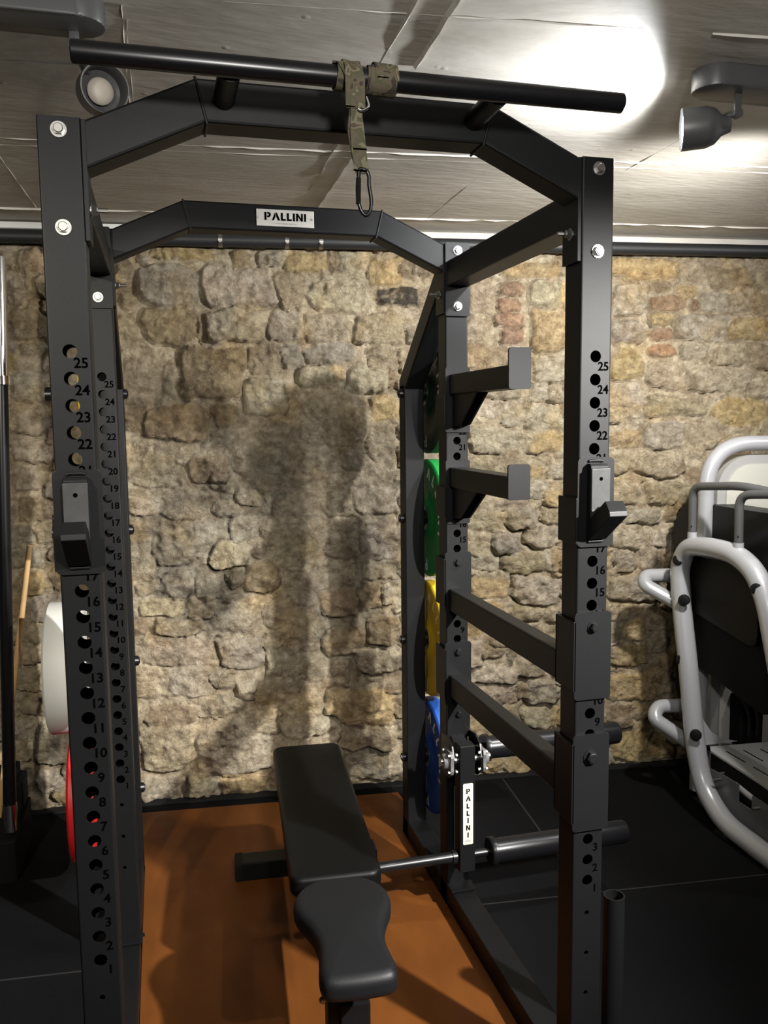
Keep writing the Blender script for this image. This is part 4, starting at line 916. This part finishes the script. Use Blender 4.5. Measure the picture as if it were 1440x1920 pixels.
# pads carried by the hoop
def slab(P, x0, x1, mt, nm, bev=.012, label=None):
    bm = bmesh.new(); prism(bm, P, (x0, 0, 0), (0, 1, 0), (0, 0, 1), (x1-x0, 0, 0), bev); return obj(nm, bm, M[mt], mc, True, label)
def ro_poly(P, r=.04, k=4):
    P3 = [V((p[0], p[1], 0)) for p in P]; n = len(P3); out = []
    for i in range(n):
        a, b, c = P3[i-1], P3[i], P3[(i+1) % n]; rr = min(r, (a-b).length*.45, (c-b).length*.45); s_ = b+(a-b).normalized()*rr; e = b+(c-b).normalized()*rr
        for t in range(k+1): u = t/k; q = s_*(1-u)**2+b*2*u*(1-u)+e*u*u; out.append((q.x, q.y))
    return out
slab(ro_poly([(1.45, .02), (1.455, .50), (1.40, .495), (1.03, .49), (.93, .36), (.90, -.06), (1.31, .02)], .05), 2.31, 2.36, 'blackmatt', 'back_panel', .006)
slab(ro_poly([(1.44, .27), (1.46, .50), (1.05, .49), (.96, .37), (.95, .19)], .06), 2.29, 2.315, 'pad', 'upper_back_cover', .006)
slab(ro_poly([(1.62, .18), (1.64, .665), (1.50, .70), (.55, .70), (.50, .60), (.50, -.05), (1.50, -.02)], .09), 2.38, 2.50, 'padgrey', 'back_rest', .03, 'charcoal upholstered back rest')
slab(ro_poly([(1.60, -.20), (1.62, .20), (1.50, .22), (1.48, -.25)], .03), 2.39, 2.44, 'blackmatt', 'lower_pad', .01)
# side loops
for pts in ([(2.345, 1.52, .378), (2.175, 1.53, .382), (2.150, 1.50, .350), (2.275, 1.40, .268), (2.30, 1.39, .25)], [(2.40, 1.42, -.185), (2.20, 1.45, -.180), (2.160, 1.42, -.22), (2.30, 1.33, -.325), (2.33, 1.32, -.345)]):
    bm = bmesh.new(); tube(bm, bez(pts, .045), .030, 18); lp = obj('side_loop', bm, M['silver'], mc, True)
    a, b = V(pts[-2]), V(pts[-1]); bm = bmesh.new(); cyl(bm, b-(b-a).normalized()*.03, b+(b-a).normalized()*.02, .034, n=20); obj('loop_cap', bm, M['padgrey'], lp, True)
# foot plate with slots
fp = thing  # alias not used for naming
bm = bmesh.new(); prism(bm, [(2.31, 1.225), (2.33, 1.255), (2.95, 1.20), (2.90, .70), (2.28, .75), (2.30, .90)], (0, 0, -.315), (1, 0, 0), (0, 1, 0), (0, 0, -.11), .004); fpl = obj('foot_box', bm, M['blackmatt'], mc)
bm = bmesh.new(); prism(bm, [(2.305, 1.225), (2.33, 1.262), (2.96, 1.205), (2.905, .695), (2.27, .745), (2.29, .90)], (0, 0, -.314), (1, 0, 0), (0, 1, 0), (0, 0, .010), .002); tp = obj('tread_plate', bm, M['shroud'], mc, label='grey slotted tread plate')
bm = bmesh.new()
for i in range(6):
    for j in range(3):
        x = 2.36+.075*i; y1 = 1.20-.165*j-.01*i
        prism(bm, rrect(.007, .12, .0033, 3, x, y1-.06), (0, 0, -.3038), (1, 0, 0), (0, 1, 0), (0, 0, .0004))
obj('slots', bm, M['ink'], tp)
# lower bracket with studs along the hoop
slab([(1.215, -.325), (1.20, -.37), (1.10, -.36), (1.02, -.36), (1.02, -.43), (.94, -.43), (.94, -.37), (.70, -.37), (.68, -.535), (1.05, -.52), (1.17, -.46)], XH+.03, XH+.036, 'lampgrey', 'adjuster_plate', .001)
for y, z in ((1.13, -.385), (.90, -.40)):
    bm = bmesh.new(); cyl(bm, (XH+.03, y, z), (XH-.0, y, z), .006, n=12); cyl(bm, (XH+.036, y+.01, z+.018), (XH+.075, y+.01, z+.018), .006, n=12); obj('stud', bm, M['zinc'], mc, True)
bm = bmesh.new(); tube(bm, [(XH+.06, 1.06, -.385), (XH+.06, .93, -.395)], .018, 14); obj('adjuster_handle', bm, M['silver'], mc, True)
bm = bmesh.new(); prism(bm, [(2.28, -.30), (2.28, -.13), (2.30, -.19), (2.34, -.245), (2.40, -.285), (2.47, -.30)], (0, 1.27, 0), (1, 0, 0), (0, 0, 1), (0, .006, 0)); obj('web_plate', bm, M['silver'], mc)
# tower against the wall: outer hoop, shroud rim, cream panel
XT, YT = 2.36, 1.38
bm = bmesh.new(); tube(bm, bez([(2.365, 1.39, -.55), (2.365, 1.39, .955), (3.35, 1.30, .955), (3.35, 1.30, -.55)], .20, 14), .032, 20); obj('tower_frame', bm, M['silver'], mc, True)
def rim(o0, r0, th, y, mt, nm, dep):
    pass
def tower_panel(ins, rad, y0, dep, mt, nm, bev):
    w = .985-2*ins; bm = bmesh.new(); P = rrect(w, 1.50-ins, rad, 10, 2.8575, .955-(1.50-ins)/2-ins)
    prism(bm, P, (0, y0+.0942*2.3925, 0), (1, -.0942, 0), (0, 0, 1), (0, dep, 0), bev); return obj(nm, bm, M[mt], mc, True)
tower_panel(.050, .150, 1.385, .10, 'shroud', 'shroud_rim', .012)
tower_panel(.088, .115, 1.378, .01, 'cream', 'cream_panel', .002)
for z in (.78, -.18):
    bm = bmesh.new(); cyl(bm, (2.515, 1.373, z), (2.515, 1.364, z), .012, .010, n=18); obj('panel_screw', bm, M['zinc'], mc, True)
bm = bmesh.new(); box(bm, 2.50, 2.62, 1.30, 1.37, -.34, -.12, .01); wb = obj('cable_cover', bm, M['blackmatt'], mc)
for x in (2.535, 2.575):
    bm = bmesh.new(); tube(bm, bez([(x, 1.29, -.34), (x, 1.285, -.2), (x-.03, 1.30, -.125)], .05), .008, 10)
    obj('cable', bm, M['blackgloss'], wb, True)
